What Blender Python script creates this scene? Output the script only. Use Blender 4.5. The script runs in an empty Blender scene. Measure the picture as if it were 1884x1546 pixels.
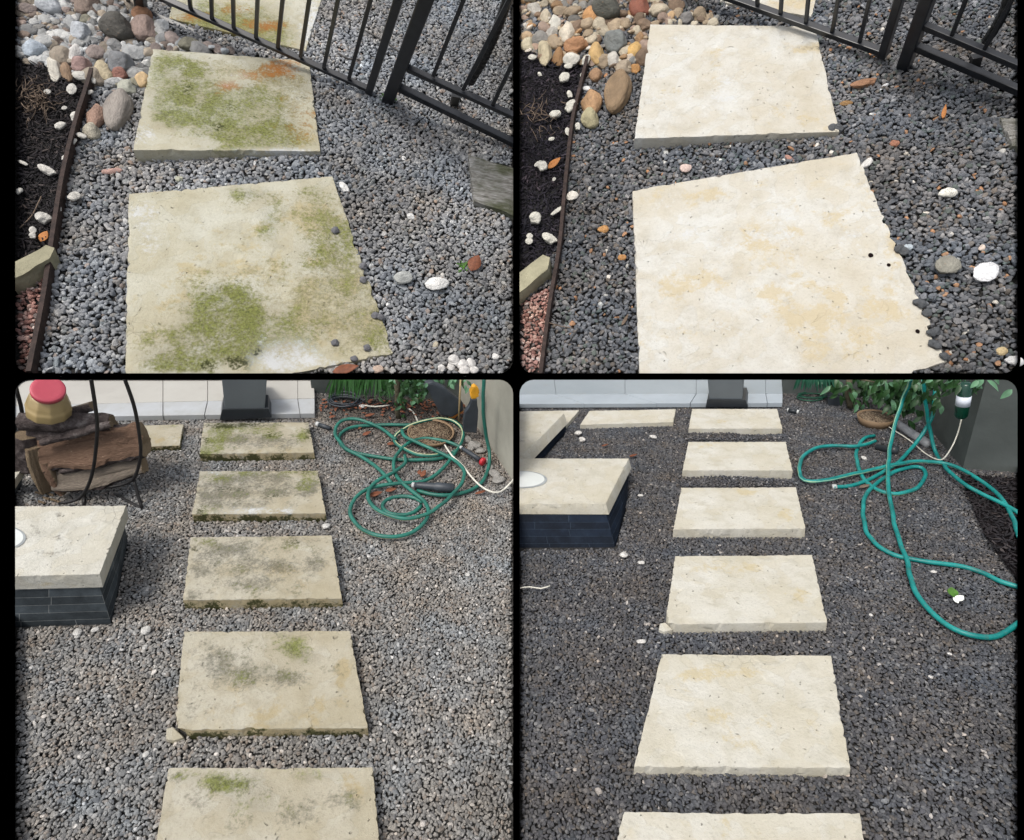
import bpy, bmesh, math, random
import numpy as np
from mathutils import Vector, Matrix, noise, Euler

S = bpy.context.scene
COL = S.collection
# ------------------------------------------------------------------ camera
F = 1100.0; PX, PY = 942.0, 773.0
PITCH = math.radians(40)
CAM = Vector((0, 0, 2.6))
RT = Vector((1, 0, 0))
FW = Vector((0, math.cos(PITCH), -math.sin(PITCH)))
UP = Vector((0, math.sin(PITCH), math.cos(PITCH)))
cd = bpy.data.cameras.new("camera"); cam = bpy.data.objects.new("camera", cd); COL.objects.link(cam)
cam.location = CAM; cam.rotation_euler = (math.pi/2 - PITCH, 0, 0)
cd.sensor_fit = 'HORIZONTAL'; cd.sensor_width = 36; cd.lens = F*36/1884
cd.clip_start = 0.02; cd.clip_end = 2000
S.camera = cam
# ------------------------------------------------------------------ light
SUN_EL, SUN_AZ = math.radians(68), math.radians(-118)   # azimuth from +Y towards +X
w = bpy.data.worlds.new("World"); S.world = w; w.use_nodes = True
nt = w.node_tree; nt.nodes.clear()
sk = nt.nodes.new('ShaderNodeTexSky'); sk.sky_type = 'NISHITA'; sk.sun_disc = False
sk.sun_elevation = SUN_EL; sk.sun_rotation = SUN_AZ; sk.dust_density = 4.0; sk.air_density = 0.8; sk.ozone_density = 0.6
bg = nt.nodes.new('ShaderNodeBackground'); bg.inputs[1].default_value = 0.15
wo = nt.nodes.new('ShaderNodeOutputWorld')
hs = nt.nodes.new('ShaderNodeHueSaturation'); hs.inputs['Saturation'].default_value = .35
nt.links.new(sk.outputs[0], hs.inputs['Color']); nt.links.new(hs.outputs[0], bg.inputs[0]); nt.links.new(bg.outputs[0], wo.inputs[0])
sd = Vector((math.sin(SUN_AZ)*math.cos(SUN_EL), math.cos(SUN_AZ)*math.cos(SUN_EL), math.sin(SUN_EL)))
ld = bpy.data.lights.new("sun", 'SUN'); ld.energy = 1.15; ld.angle = math.radians(14); ld.color = (1, .95, .88)
lo = bpy.data.objects.new("sun", ld); COL.objects.link(lo); lo.location = (0, 0, 12)
lo.rotation_euler = sd.to_track_quat('Z', 'Y').to_euler()
S.view_settings.view_transform = 'Standard'; S.view_settings.look = 'None'
S.view_settings.exposure = 0.55; S.view_settings.gamma = 1
S.render.engine = 'CYCLES'
R = np.random.RandomState(7); rnd = random.Random(11)

# ------------------------------------------------------------------ projection helpers
def ray(x, y): return RT*((x-PX)/F) + FW - UP*((y-PY)/F)
def proj(p):
    d = p - CAM; z = d.dot(FW)
    return PX + F*d.dot(RT)/z, PY - F*d.dot(UP)/z

class Bed:
    """one of the four raised garden beds: a plane with its own slope and height"""
    def __init__(s, word, nadir, dist, outline):
        s.word = word; s.n = (-ray(*nadir)).normalized(); s.dist = dist
        s.ol = outline
        s.X = (RT - s.n*RT.dot(s.n)).normalized(); s.Y = s.n.cross(s.X)
        cx = sum(p[0] for p in outline)/len(outline); cy = sum(p[1] for p in outline)/len(outline)
        s.c = (cx, cy)
        s.O = s.V(cx, cy)
        r0 = ray(cx, cy); k = (RT.dot(s.n)*(cx-PX)/F + FW.dot(s.n))/UP.dot(s.n); s.yh = PY + k*F      # horizon row of the bed
        s.D = (ray(cx, s.yh)).normalized(); s.D = (s.D - s.n*s.D.dot(s.n)).normalized()
        s.M = Matrix(((s.X.x, s.Y.x, s.n.x, s.O.x), (s.X.y, s.Y.y, s.n.y, s.O.y), (s.X.z, s.Y.z, s.n.z, s.O.z), (0, 0, 0, 1)))
        s.planes = []
        m = len(outline)
        for i in range(m):
            a = ray(*outline[i]); b = ray(*outline[(i+1) % m])
            nn = a.cross(b).normalized()
            if nn.dot(ray(*s.c)) > 0: nn = -nn
            s.planes.append(nn)
    def V(s, x, y, h=0.0):
        r = ray(x, y); return CAM + r*((s.dist-h)/(-r.dot(s.n)))
    def W(s, x, y, yg, xg=None):
        """point seen at x,y standing upright over the ground seen at (xg, yg)"""
        xg = x if xg is None else xg; g = s.V(xg, yg); r = ray(x, y); q = s.n.cross(s.V(xg+10, yg)-g).normalized()
        return CAM + r*((g-CAM).dot(q)/r.dot(q))
    def hgt(s, p): return (p-s.O).dot(s.n)
    def t(s, x, y, h=0): return (s.V(x, y, h)-CAM).dot(FW)
    def m(s, x, y, px): return px*s.t(x, y)/F
    def loc(s, p): d = p-s.O; return (d.dot(s.X), d.dot(s.Y))
    def wl(s, x, y, z): return s.O + s.X*x + s.Y*y + s.n*z

def rrect(x0, y0, x1, y1, r, top, bot):
    pts = []
    def arc(cx, cy, a0):
        for k in range(6):
            a = math.radians(a0 + 90*k/5); pts.append((cx + r*math.cos(a), cy + r*math.sin(a)))
    if top: arc(x0+r, y0+r, 180); arc(x1-r, y0+r, 270)
    else: pts.append((x0, y0)); pts.append((x1, y0))
    if bot: arc(x1-r, y1-r, 0); arc(x0+r, y1-r, 90)
    else: pts.append((x1, y1)); pts.append((x0, y1))
    return pts

TL = Bed("upper left", (700, 1350), 2.85, rrect(28, -50, 944, 687, 26, False, True))
TR = Bed("upper right", (1180, 1300), 2.85, rrect(956, -50, 1872, 687, 26, False, True))
BL = Bed("lower left", (780, 2450), 1.25, rrect(28, 699, 944, 1600, 26, True, False))
BR = Bed("lower right", (1150, 3200), 1.10, rrect(956, 699, 1872, 1600, 26, True, False))

def clip(bm, bed, fill=True):
    for nn in bed.planes:
        if not any((v.co-CAM).dot(nn) > 1e-6 for v in bm.verts): continue
        r = bmesh.ops.bisect_plane(bm, geom=bm.verts[:]+bm.edges[:]+bm.faces[:], plane_co=CAM, plane_no=nn, clear_outer=True)
        if fill:
            es = [e for e in r['geom_cut'] if isinstance(e, bmesh.types.BMEdge) and e.is_valid]
            if es:
                try: bmesh.ops.holes_fill(bm, edges=es)
                except Exception: pass
    return bm

# ------------------------------------------------------------------ object helpers
WORG = {}
def tag(o, label=None, cat=None, group=None, kind=None):
    if label: o['label'] = label
    if cat: o['category'] = cat
    if group: o['group'] = group
    if kind: o['kind'] = kind
    return o
def empty(name, p, label, cat, group=None):
    o = bpy.data.objects.new(name, None); COL.objects.link(o); o.location = p; o.empty_display_size = .05
    WORG[o] = Vector(p); return tag(o, label, cat, group)
def mk(name, bm, mats, parent=None, bed=None, smooth=False, label=None, cat=None, group=None, kind=None, fill=True, origin=None):
    if bed is not None: clip(bm, bed, fill)
    if len(bm.faces) == 0: bm.free(); return None
    if fill: bmesh.ops.recalc_face_normals(bm, faces=bm.faces[:])
    if parent is not None: org = WORG[parent]
    elif origin is not None: org = Vector(origin)
    else:
        vs = [v.co for v in bm.verts]; c = Vector((sum(v.x for v in vs), sum(v.y for v in vs), sum(v.z for v in vs)))/len(vs)
        org = Vector((c.x, c.y, min(v.z for v in vs)))
    for v in bm.verts: v.co -= org
    for f in bm.faces: f.smooth = smooth
    me = bpy.data.meshes.new(name); bm.to_mesh(me); bm.free()
    for m_ in (mats if isinstance(mats, (list, tuple)) else [mats]): me.materials.append(m_)
    o = bpy.data.objects.new(name, me); COL.objects.link(o)
    if parent is not None: o.parent = parent; o.location = (0, 0, 0); WORG[o] = org
    else: o.location = org; WORG[o] = org
    return tag(o, label, cat, group, kind)

# ------------------------------------------------------------------ materials
class NT:
    def __init__(s, name):
        s.m = bpy.data.materials.new(name); s.m.use_nodes = True; s.t = s.m.node_tree; s.t.nodes.clear()
        s.b = s.n('ShaderNodeBsdfPrincipled'); s.o = s.n('ShaderNodeOutputMaterial'); s.l(s.b.outputs[0], s.o.inputs[0])
    def n(s, k, **kw):
        a = s.t.nodes.new(k)
        for q, v in kw.items(): setattr(a, q, v)
        return a
    def l(s, a, b): s.t.links.new(a, b)
    def coord(s):
        if not hasattr(s, '_c'): s._c = s.n('ShaderNodeTexCoord').outputs['Object']
        return s._c
    def noise(s, scale, detail=4, rough=.55, vec=None, stretch=None):
        a = s.n('ShaderNodeTexNoise'); a.inputs['Scale'].default_value = scale; a.inputs['Detail'].default_value = detail; a.inputs['Roughness'].default_value = rough
        v = vec if vec is not None else s.coord()
        if stretch:
            mp = s.n('ShaderNodeMapping'); mp.inputs['Scale'].default_value = stretch; s.l(v, mp.inputs[0]); v = mp.outputs[0]
        s.l(v, a.inputs['Vector']); return a.outputs['Fac']
    def ramp(s, fac, stops):
        a = s.n('ShaderNodeValToRGB'); e = a.color_ramp.elements
        while len(e) < len(stops): e.new(0.5)
        for i, (p, c) in enumerate(stops):
            e[i].position = p; e[i].color = (c, c, c, 1) if not isinstance(c, (tuple, list)) else (*c, 1)
        s.l(fac, a.inputs[0]); return a.outputs[0]
    def mix(s, fac, a, b, mode='MIX'):
        x = s.n('ShaderNodeMix', data_type='RGBA', blend_type=mode)
        for sock, v in ((x.inputs['Factor'], fac), (x.inputs['A'], a), (x.inputs['B'], b)):
            if isinstance(v, (int, float)): sock.default_value = v
            elif isinstance(v, (tuple, list)): sock.default_value = (*v, 1)
            else: s.l(v, sock)
        return x.outputs['Result']
    def math(s, op, a, b=0.0, clamp=False):
        x = s.n('ShaderNodeMath', operation=op, use_clamp=clamp)
        for i, v in enumerate((a, b)):
            if isinstance(v, (int, float)): x.inputs[i].default_value = v
            else: s.l(v, x.inputs[i])
        return x.outputs[0]
    def attr(s, name, typ='GEOMETRY'):
        a = s.n('ShaderNodeAttribute', attribute_name=name); a.attribute_type = typ; return a
    def bump(s, h, strength, dist=.01):
        a = s.n('ShaderNodeBump'); a.inputs['Strength'].default_value = strength; a.inputs['Distance'].default_value = dist
        s.l(h, a.inputs['Height']); s.l(a.outputs[0], s.b.inputs['Normal'])
    def fin(s, col, rough=.8, spec=.3, metal=0):
        if isinstance(col, (tuple, list)): s.b.inputs['Base Color'].default_value = (*col, 1)
        else: s.l(col, s.b.inputs['Base Color'])
        if isinstance(rough, (int, float)): s.b.inputs['Roughness'].default_value = rough
        else: s.l(rough, s.b.inputs['Roughness'])
        s.b.inputs['Specular IOR Level'].default_value = spec; s.b.inputs['Metallic'].default_value = metal
        return s.m

def m_plain(name, c, rough=.6, spec=.3, var=.25, sc=30, bump=.2, metal=0, bd=.003):
    t = NT(name); n1 = t.noise(sc, 5)
    dark = tuple(v*(1-var) for v in c); lite = tuple(min(1, v*(1+var)) for v in c)
    t.bump(t.noise(sc*4, 4), bump, bd)
    return t.fin(t.ramp(n1, [(.3, dark), (.7, lite)]), rough, spec, metal)

def m_black():
    t = NT("matt_black"); return t.fin((0, 0, 0), 1.0, 0.0)
MBLACK = m_black()

def m_gravel(name, rough=.75, mul=1.0):
    t = NT(name); a = t.attr('pcol', 'INSTANCER').outputs['Color']
    n1 = t.noise(1.6, 4)
    c = t.mix(1.0, a, t.ramp(n1, [(.25, .68*mul), (.75, 1.25*mul)]), 'MULTIPLY')
    t.bump(t.noise(5, 3), .25, .2)
    return t.fin(c, rough, .35)
MGRAV = m_gravel("gravel_stone"); MMULCH = m_gravel("mulch_chip", .85)

def m_cobble():
    t = NT("cobble_stone"); oi = t.n('ShaderNodeObjectInfo')
    vec = t.n('ShaderNodeVectorMath', operation='ADD'); t.l(t.coord(), vec.inputs[0])
    rv = t.n('ShaderNodeCombineXYZ'); t.l(t.math('MULTIPLY', oi.outputs['Random'], 40.0), rv.inputs[0]); t.l(rv.outputs[0], vec.inputs[1])
    n1 = t.noise(2.2, 6, .65, vec.outputs[0]); n2 = t.noise(9, 5, .6, vec.outputs[0])
    c = t.mix(1.0, oi.outputs['Color'], t.ramp(n1, [(.25, .62), (.75, 1.3)]), 'MULTIPLY')
    c = t.mix(t.ramp(n2, [(.62, 0), (.75, .55)]), c, (.28, .17, .1))
    c = t.mix(t.ramp(n2, [(.28, .5), (.4, 0)]), c, (.07, .065, .06))
    t.bump(n2, .35, .08)
    return t.fin(c, .7, .35)
MCOB = m_cobble()

def m_bed(name, c1, c2, sc=60):
    t = NT(name); n1 = t.noise(sc, 6, .7); t.bump(n1, .8, .02)
    return t.fin(t.ramp(n1, [(.35, c1), (.65, c2)]), .95, .1)

def m_slab(name, cA, cB, scale, mossc=(.15, .168, .036), grime=(.12, .11, .085), edge=(.40, .33, .2), streak=False):
    t = NT(name)
    big = t.noise(2.2*scale, 5, .6); mid = t.noise(9*scale, 6, .65); fine = t.noise(70*scale, 5, .7); spk = t.noise(160*scale, 2, .5)
    c = t.mix(t.ramp(big, [(.35, 0), (.65, 1)]), cA, cB)
    c = t.mix(t.ramp(mid, [(.5, 0), (.72, .55)]), c, tuple(v*.80 for v in cB))
    c = t.mix(t.ramp(mid, [(.28, .5), (.42, 0)]), c, tuple(min(.9, v*1.12) for v in cA))
    c = t.mix(t.ramp(fine, [(.3, .28), (.5, 0)]), c, tuple(v*.55 for v in cB))
    c = t.mix(t.ramp(spk, [(.66, 0), (.76, .35)]), c, (.1, .09, .06))
    # shallow chisel pits
    vo = t.n('ShaderNodeTexVoronoi'); vo.inputs['Scale'].default_value = 14*scale; vo.inputs['Randomness'].default_value = 1
    wv = t.n('ShaderNodeVectorMath', operation='ADD'); t.l(t.coord(), wv.inputs[0])
    nz = t.n('ShaderNodeTexNoise'); nz.inputs['Scale'].default_value = 5*scale; t.l(t.coord(), nz.inputs['Vector'])
    sc_ = t.n('ShaderNodeVectorMath', operation='SCALE'); sc_.inputs['Scale'].default_value = .22/scale; t.l(nz.outputs['Color'], sc_.inputs[0])
    t.l(sc_.outputs[0], wv.inputs[1]); t.l(wv.outputs[0], vo.inputs['Vector'])
    vo.feature = 'DISTANCE_TO_EDGE'
    crack = t.ramp(vo.outputs[0], [(.0, 1), (.035, 0)])
    cm = t.math('MULTIPLY', crack, t.ramp(t.noise(3.1*scale, 3), [(.55, 0), (.7, .3)]))
    c = t.mix(cm, c, tuple(v*.5 for v in cB))
    v2 = t.n('ShaderNodeTexVoronoi'); v2.inputs['Scale'].default_value = 42*scale; v2.inputs['Randomness'].default_value = 1
    t.l(wv.outputs[0], v2.inputs['Vector'])
    sepc = t.n('ShaderNodeSeparateColor'); t.l(v2.outputs['Color'], sepc.inputs[0])
    pit = t.math('MULTIPLY', t.ramp(v2.outputs['Distance'], [(.10, 1), (.24, 0)]), t.ramp(sepc.outputs[0], [(.88, 0), (.93, 1)]))
    c = t.mix(t.math('MULTIPLY', pit, .5), c, tuple(v*.38 for v in cB))
    v3 = t.n('ShaderNodeTexVoronoi'); v3.inputs['Scale'].default_value = 9*scale; t.l(wv.outputs[0], v3.inputs['Vector'])
    s3 = t.n('ShaderNodeSeparateColor'); t.l(v3.outputs['Color'], s3.inputs[0])
    flake = t.ramp(t.math('ADD', s3.outputs[1], t.math('MULTIPLY', t.noise(4*scale, 2), .8)), [(.95, 0), (1.02, 1)])
    c = t.mix(t.math('MULTIPLY', flake, .25), c, tuple(min(.8, v*q) for v, q in zip(cB, (.95, .90, .80))))
    def patch(att, thr, gain, colr, c, nse, top=1.0):
        a = t.attr(att).outputs['Fac']
        f = t.math('MULTIPLY', t.math('SUBTRACT', t.math('ADD', a, t.math('MULTIPLY', t.math('SUBTRACT', nse, .5), 5.2)), thr), gain, True)
        f = t.math('MULTIPLY', f, t.ramp(a, [(.02, 0), (.2, top)]))
        return t.mix(f, c, colr)
    nm = t.math('ADD', t.math('MULTIPLY', t.noise(6.5*scale, 7, .72), .68), t.math('MULTIPLY', t.noise(52*scale, 6, .8), .32))
    c = patch('tan', .38, 2.2, tuple(min(.8, v*q) for v, q in zip(cB, (.98, .89, .70))), c, t.noise(6*scale, 8, .72), .75)
    c = patch('grime', .34, 1.3, t.mix(t.ramp(t.noise(60*scale, 6, .8), [(.4, 0), (.6, 1)]), tuple(v*.6 for v in grime), tuple(v*1.35 for v in grime)), c, nm, .8)
    mcol = t.mix(t.ramp(t.noise(70*scale, 7, .8), [(.38, 0), (.62, 1)]), tuple(v*.45 for v in mossc), tuple(v*1.9 for v in mossc))
    c = patch('moss', .42, 1.25, mcol, c, nm, .80)
    c = patch('rust', .35, 1.3, (.36, .15, .04), c, nm)
    c = patch('pale', .35, 1.5, (.52, .53, .52), c, nm)
    c = patch('dark', .30, 2.4, (.04, .042, .014), c, nm, .93)
    hh = t.math('ADD', t.math('MULTIPLY', mid, .6), t.math('ADD', t.math('MULTIPLY', fine, .25), t.math('ADD', t.math('MULTIPLY', cm, -.5), t.math('ADD', t.math('MULTIPLY', pit, -.5), t.math('MULTIPLY', flake, -.28)))))
    hh = t.math('ADD', hh, t.math('MULTIPLY', t.math('MULTIPLY', t.attr('moss').outputs['Fac'], t.noise(90*scale, 5, .8)), .9))
    t.bump(hh, .9, .016/scale)
    return t.fin(c, .82, .2)

MS_TL = m_slab("mossy_limestone", (.48, .47, .39), (.41, .38, .275), 1.0, grime=(.235, .215, .115))
MS_TR = m_slab("clean_limestone", (.53, .525, .485), (.475, .44, .36), 1.0)
MS_BL = m_slab("weathered_limestone", (.42, .395, .32), (.35, .315, .225), 2.4, grime=(.115, .11, .085))
MS_LID = m_slab("pale_stone_lid", (.52, .51, .455), (.46, .44, .37), 2.4, grime=(.13, .12, .1))
MS_BR = m_slab("washed_limestone", (.53, .515, .455), (.47, .44, .35), 2.4)

# ------------------------------------------------------------------ black ground below everything
bm = bmesh.new()
vs = [bm.verts.new(v) for v in ((-300, -300, -.6), (300, -300, -.6), (300, 300, -.6), (-300, 300, -.6))]; bm.faces.new(vs)
mk("ground", bm, MBLACK, kind='structure', label="matt black ground showing as dark gaps between the four beds", cat="ground")

def inpoly(x, y, poly):
    ins = np.zeros(len(x), bool); n = len(poly); j = n-1
    for i in range(n):
        xi, yi = poly[i]; xj, yj = poly[j]
        c = ((yi > y) != (yj > y)) & (x < (xj-xi)*(y-yi)/((yj-yi) if yj != yi else 1e-9)+xi)
        ins ^= c; j = i
    return ins
def pip(x, y, poly): return bool(inpoly(np.array([x]), np.array([y]), poly)[0])

def bed_base(bed, mat):
    bm = bmesh.new(); top = [bm.verts.new(bed.V(x, y, -.004)) for x, y in bed.ol]
    lo = [bm.verts.new(bed.V(x, y, -.06)) for x, y in bed.ol]
    bm.faces.new(top); m = len(top)
    bm.faces.new(lo[::-1])
    for i in range(m):
        f = bm.faces.new((top[i], lo[i], lo[(i+1) % m], top[(i+1) % m])); f.material_index = 1
    mk("gravel_bed", bm, [mat, MBLACK], kind='structure', label="dark soil base under the gravel of the %s bed" % bed.word, cat="ground")
def bed_rim(bed, h, out=5.5):
    # black edging set round the bed
    cx, cy = bed.c; m = len(bed.ol); bm = bmesh.new(); loops = []
    def off(i, d):
        x, y = bed.ol[i]; xs = [p[0] for p in bed.ol]; ys = [p[1] for p in bed.ol]
        x0, x1, y0, y1 = min(xs), max(xs), min(ys), max(ys)
        hx, hy = (x1-x0)/2, (y1-y0)/2; mx, my = (x0+x1)/2, (y0+y1)/2
        return mx+(x-mx)*(hx+d)/hx, my+(y-my)*(hy+d)/hy
    for (d, hh) in ((0, -.02), (0, h), (out, h), (out, -.02)):
        loops.append([bm.verts.new(bed.V(*off(i, d), hh)) for i in range(m)])
    for k in range(4):
        a, b = loops[k], loops[(k+1) % 4]
        for i in range(m): bm.faces.new((a[i], a[(i+1) % m], b[(i+1) % m], b[i]))
    mk("border_edging", bm, MBLACK, label="matt black edging running round the %s gravel bed" % bed.word, cat="edging", group="black edgings round the four beds")

# ------------------------------------------------------------------ scatter (stuff)
def variants(name, cnt, mat, sub, shape, rough, seed, dist=.22):
    c = bpy.data.collections.new(name); rr = random.Random(seed)
    for k in range(cnt):
        bm = bmesh.new(); bmesh.ops.create_icosphere(bm, subdivisions=sub, radius=.5)
        o = Vector((rr.random()*50, rr.random()*50, rr.random()*50))
        sx, sy, sz = (shape[0]*rr.uniform(.85, 1.15), shape[1]*rr.uniform(.85, 1.15), shape[2]*rr.uniform(.85, 1.15))
        # a few random cutting planes make angular pebbles
        pl = []
        for q in range(rough):
            d = Vector((rr.gauss(0, 1), rr.gauss(0, 1), rr.gauss(0, 1))).normalized(); pl.append((d, rr.uniform(.27, .43)))
        for v in bm.verts:
            p = v.co.copy()
            for d, k_ in pl:
                e = p.dot(d)
                if e > k_: p -= d*(e-k_)*.97
            p *= 1 + dist*noise.noise(v.co*2.2 + o)
            v.co = Vector((p.x*sx, p.y*sy, p.z*sz))
        for f in bm.faces: f.smooth = bool(k % 3)
        me = bpy.data.meshes.new(name); bm.to_mesh(me); bm.free(); me.materials.append(mat)
        ob = bpy.data.objects.new("%s_%d" % (name, k), me); c.objects.link(ob)
    return c
PEB = variants("pebble_source", 12, MGRAV, 2, (1.1, .85, .55), 7, 3, .3)
CHIP = variants("chip_source", 5, MMULCH, 2, (1, .26, .14), 5, 5, .5)

def scatter(name, bed, spacing, coll, palette, wts, poly=None, excl=(), size=(.85, 1.35), layers=2, zs=(.0, .35), tilt=.5, label=None, cat=None, over=(), jit=.42, tone=None, zoff=0.0, keep=1.0):
    xs = [bed.loc(bed.V(x, y)) for x, y in (poly or bed.ol)]
    x0, x1 = min(p[0] for p in xs), max(p[0] for p in xs); y0, y1 = min(p[1] for p in xs), max(p[1] for p in xs)
    P = []; 
    for L in range(layers):
        gx = np.arange(x0, x1+spacing, spacing); gy = np.arange(y0, y1+spacing, spacing*.87)
        X, Y = np.meshgrid(gx, gy); X = X + (np.arange(len(gy)) % 2)[:, None]*spacing*.5 + L*spacing*.37
        X = X.ravel() + R.uniform(-jit, jit, X.size)*spacing; Y = Y.ravel() + R.uniform(-jit, jit, Y.size)*spacing + L*spacing*.31
        Z = np.full(X.size, (zs[0] + (zs[1]-zs[0])*(L/max(1, layers-1)))*spacing) + R.uniform(-.10, .12, X.size)*spacing + zoff
        P.append(np.stack([X, Y, Z], 1))
    P = np.concatenate(P); P = P[R.rand(len(P)) < keep]
    # to pixels
    Mx = np.array([list(bed.X), list(bed.Y), list(bed.n)]); Wp = P @ Mx + np.array(bed.O) - np.array(CAM)
    z = Wp @ np.array(FW); u = PX + F*(Wp @ np.array(RT))/z; v = PY - F*(Wp @ np.array(UP))/z
    ok = (z > .2) & inpoly(u, v, poly or bed.ol) & inpoly(u, v, bed.ol) & inpoly(bed.c[0]+(u-bed.c[0])*1.008, bed.c[1]+(v-bed.c[1])*1.004, bed.ol)
    for e in excl:                       # world-space footprints given as lists of points
        ex = [bed.loc(q) for q in e]; ok &= ~inpoly(P[:, 0], P[:, 1], ex)
    P = P[ok]; u = u[ok]; v = v[ok]; N = len(P)
    me = bpy.data.meshes.new(name); me.vertices.add(N); me.vertices.foreach_set('co', P.astype(np.float32).ravel())
    def att(nm, ty, dt, key, arr):
        a = me.attributes.new(nm, ty, 'POINT'); a.data.foreach_set(key, arr.astype(dt).ravel())
    rot = np.stack([R.normal(0, tilt*.7, N), R.normal(0, tilt*.7, N), R.uniform(0, 6.28, N)], 1)
    att('rot', 'FLOAT_VECTOR', np.float32, 'vector', rot)
    s = spacing*R.uniform(size[0], size[1], N)*np.where(R.rand(N) < .08, 1.4, 1.0)*np.where(R.rand(N) < .25, .75, 1.0)
    scl = np.stack([s, s*R.uniform(.75, 1.15, N), s*R.uniform(.8, 1.1, N)], 1)
    att('scl', 'FLOAT_VECTOR', np.float32, 'vector', scl)
    att('vi', 'INT', np.int32, 'value', R.randint(0, len(coll.objects), N))
    pal = np.array(palette); wt = np.array(wts, float); wt /= wt.sum()
    ci = R.choice(len(pal), N, p=wt); c = pal[ci]*R.uniform(.84, 1.18, (N, 1))
    def wob(sc, seed):
        q = np.random.RandomState(seed); o_ = np.zeros(N)
        for _ in range(5):
            a = q.uniform(0, 6.28); k = q.uniform(.6, 1.5)*2*math.pi/(sc*spacing); o_ += np.sin((P[:, 0]*math.cos(a)+P[:, 1]*math.sin(a))*k + q.uniform(0, 6.28))
        return o_/2.2
    h1 = (wob(14, 1)*.6+wob(40, 2)*.5)[:, None]; b1 = (wob(11, 3)*.5+wob(50, 4)*.6)[:, None]
    c = c*(1+.09*b1)*(1+h1*np.array([[.055, .0, -.06]]))
    if tone is not None: c = c*tone(P, u, v)
    c = np.concatenate([np.clip(c, 0, 1), np.ones((N, 1))], 1)
    att('pcol', 'FLOAT_COLOR', np.float32, 'color', c)
    o = bpy.data.objects.new(name, me); COL.objects.link(o); o.matrix_world = bed.M
    g = bpy.data.node_groups.new(name + "_nodes", 'GeometryNodeTree')
    g.interface.new_socket('Geometry', in_out='INPUT', socket_type='NodeSocketGeometry'); g.interface.new_socket('Geometry', in_out='OUTPUT', socket_type='NodeSocketGeometry')
    gi = g.nodes.new('NodeGroupInput'); go = g.nodes.new('NodeGroupOutput')
    ip = g.nodes.new('GeometryNodeInstanceOnPoints'); ci_ = g.nodes.new('GeometryNodeCollectionInfo')
    ci_.inputs['Collection'].default_value = coll; ci_.inputs['Separate Children'].default_value = True; ci_.inputs['Reset Children'].default_value = True
    ip.inputs['Pick Instance'].default_value = True
    def na(nm, ty):
        a = g.nodes.new('GeometryNodeInputNamedAttribute'); a.data_type = ty; a.inputs['Name'].default_value = nm
        return [q for q in a.outputs if q.name == 'Attribute' and q.enabled][0]
    g.links.new(gi.outputs[0], ip.inputs['Points']); g.links.new(ci_.outputs[0], ip.inputs['Instance'])
    g.links.new(na('vi', 'INT'), ip.inputs['Instance Index'])
    e2r = g.nodes.new('FunctionNodeEulerToRotation'); g.links.new(na('rot', 'FLOAT_VECTOR'), e2r.inputs[0]); g.links.new(e2r.outputs[0], ip.inputs['Rotation'])
    g.links.new(na('scl', 'FLOAT_VECTOR'), ip.inputs['Scale']); g.links.new(ip.outputs[0], go.inputs[0])
    md = o.modifiers.new("scatter", 'NODES'); md.node_group = g
    tag(o, label, cat, kind='stuff')
    print(name, N)
    return o

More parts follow.
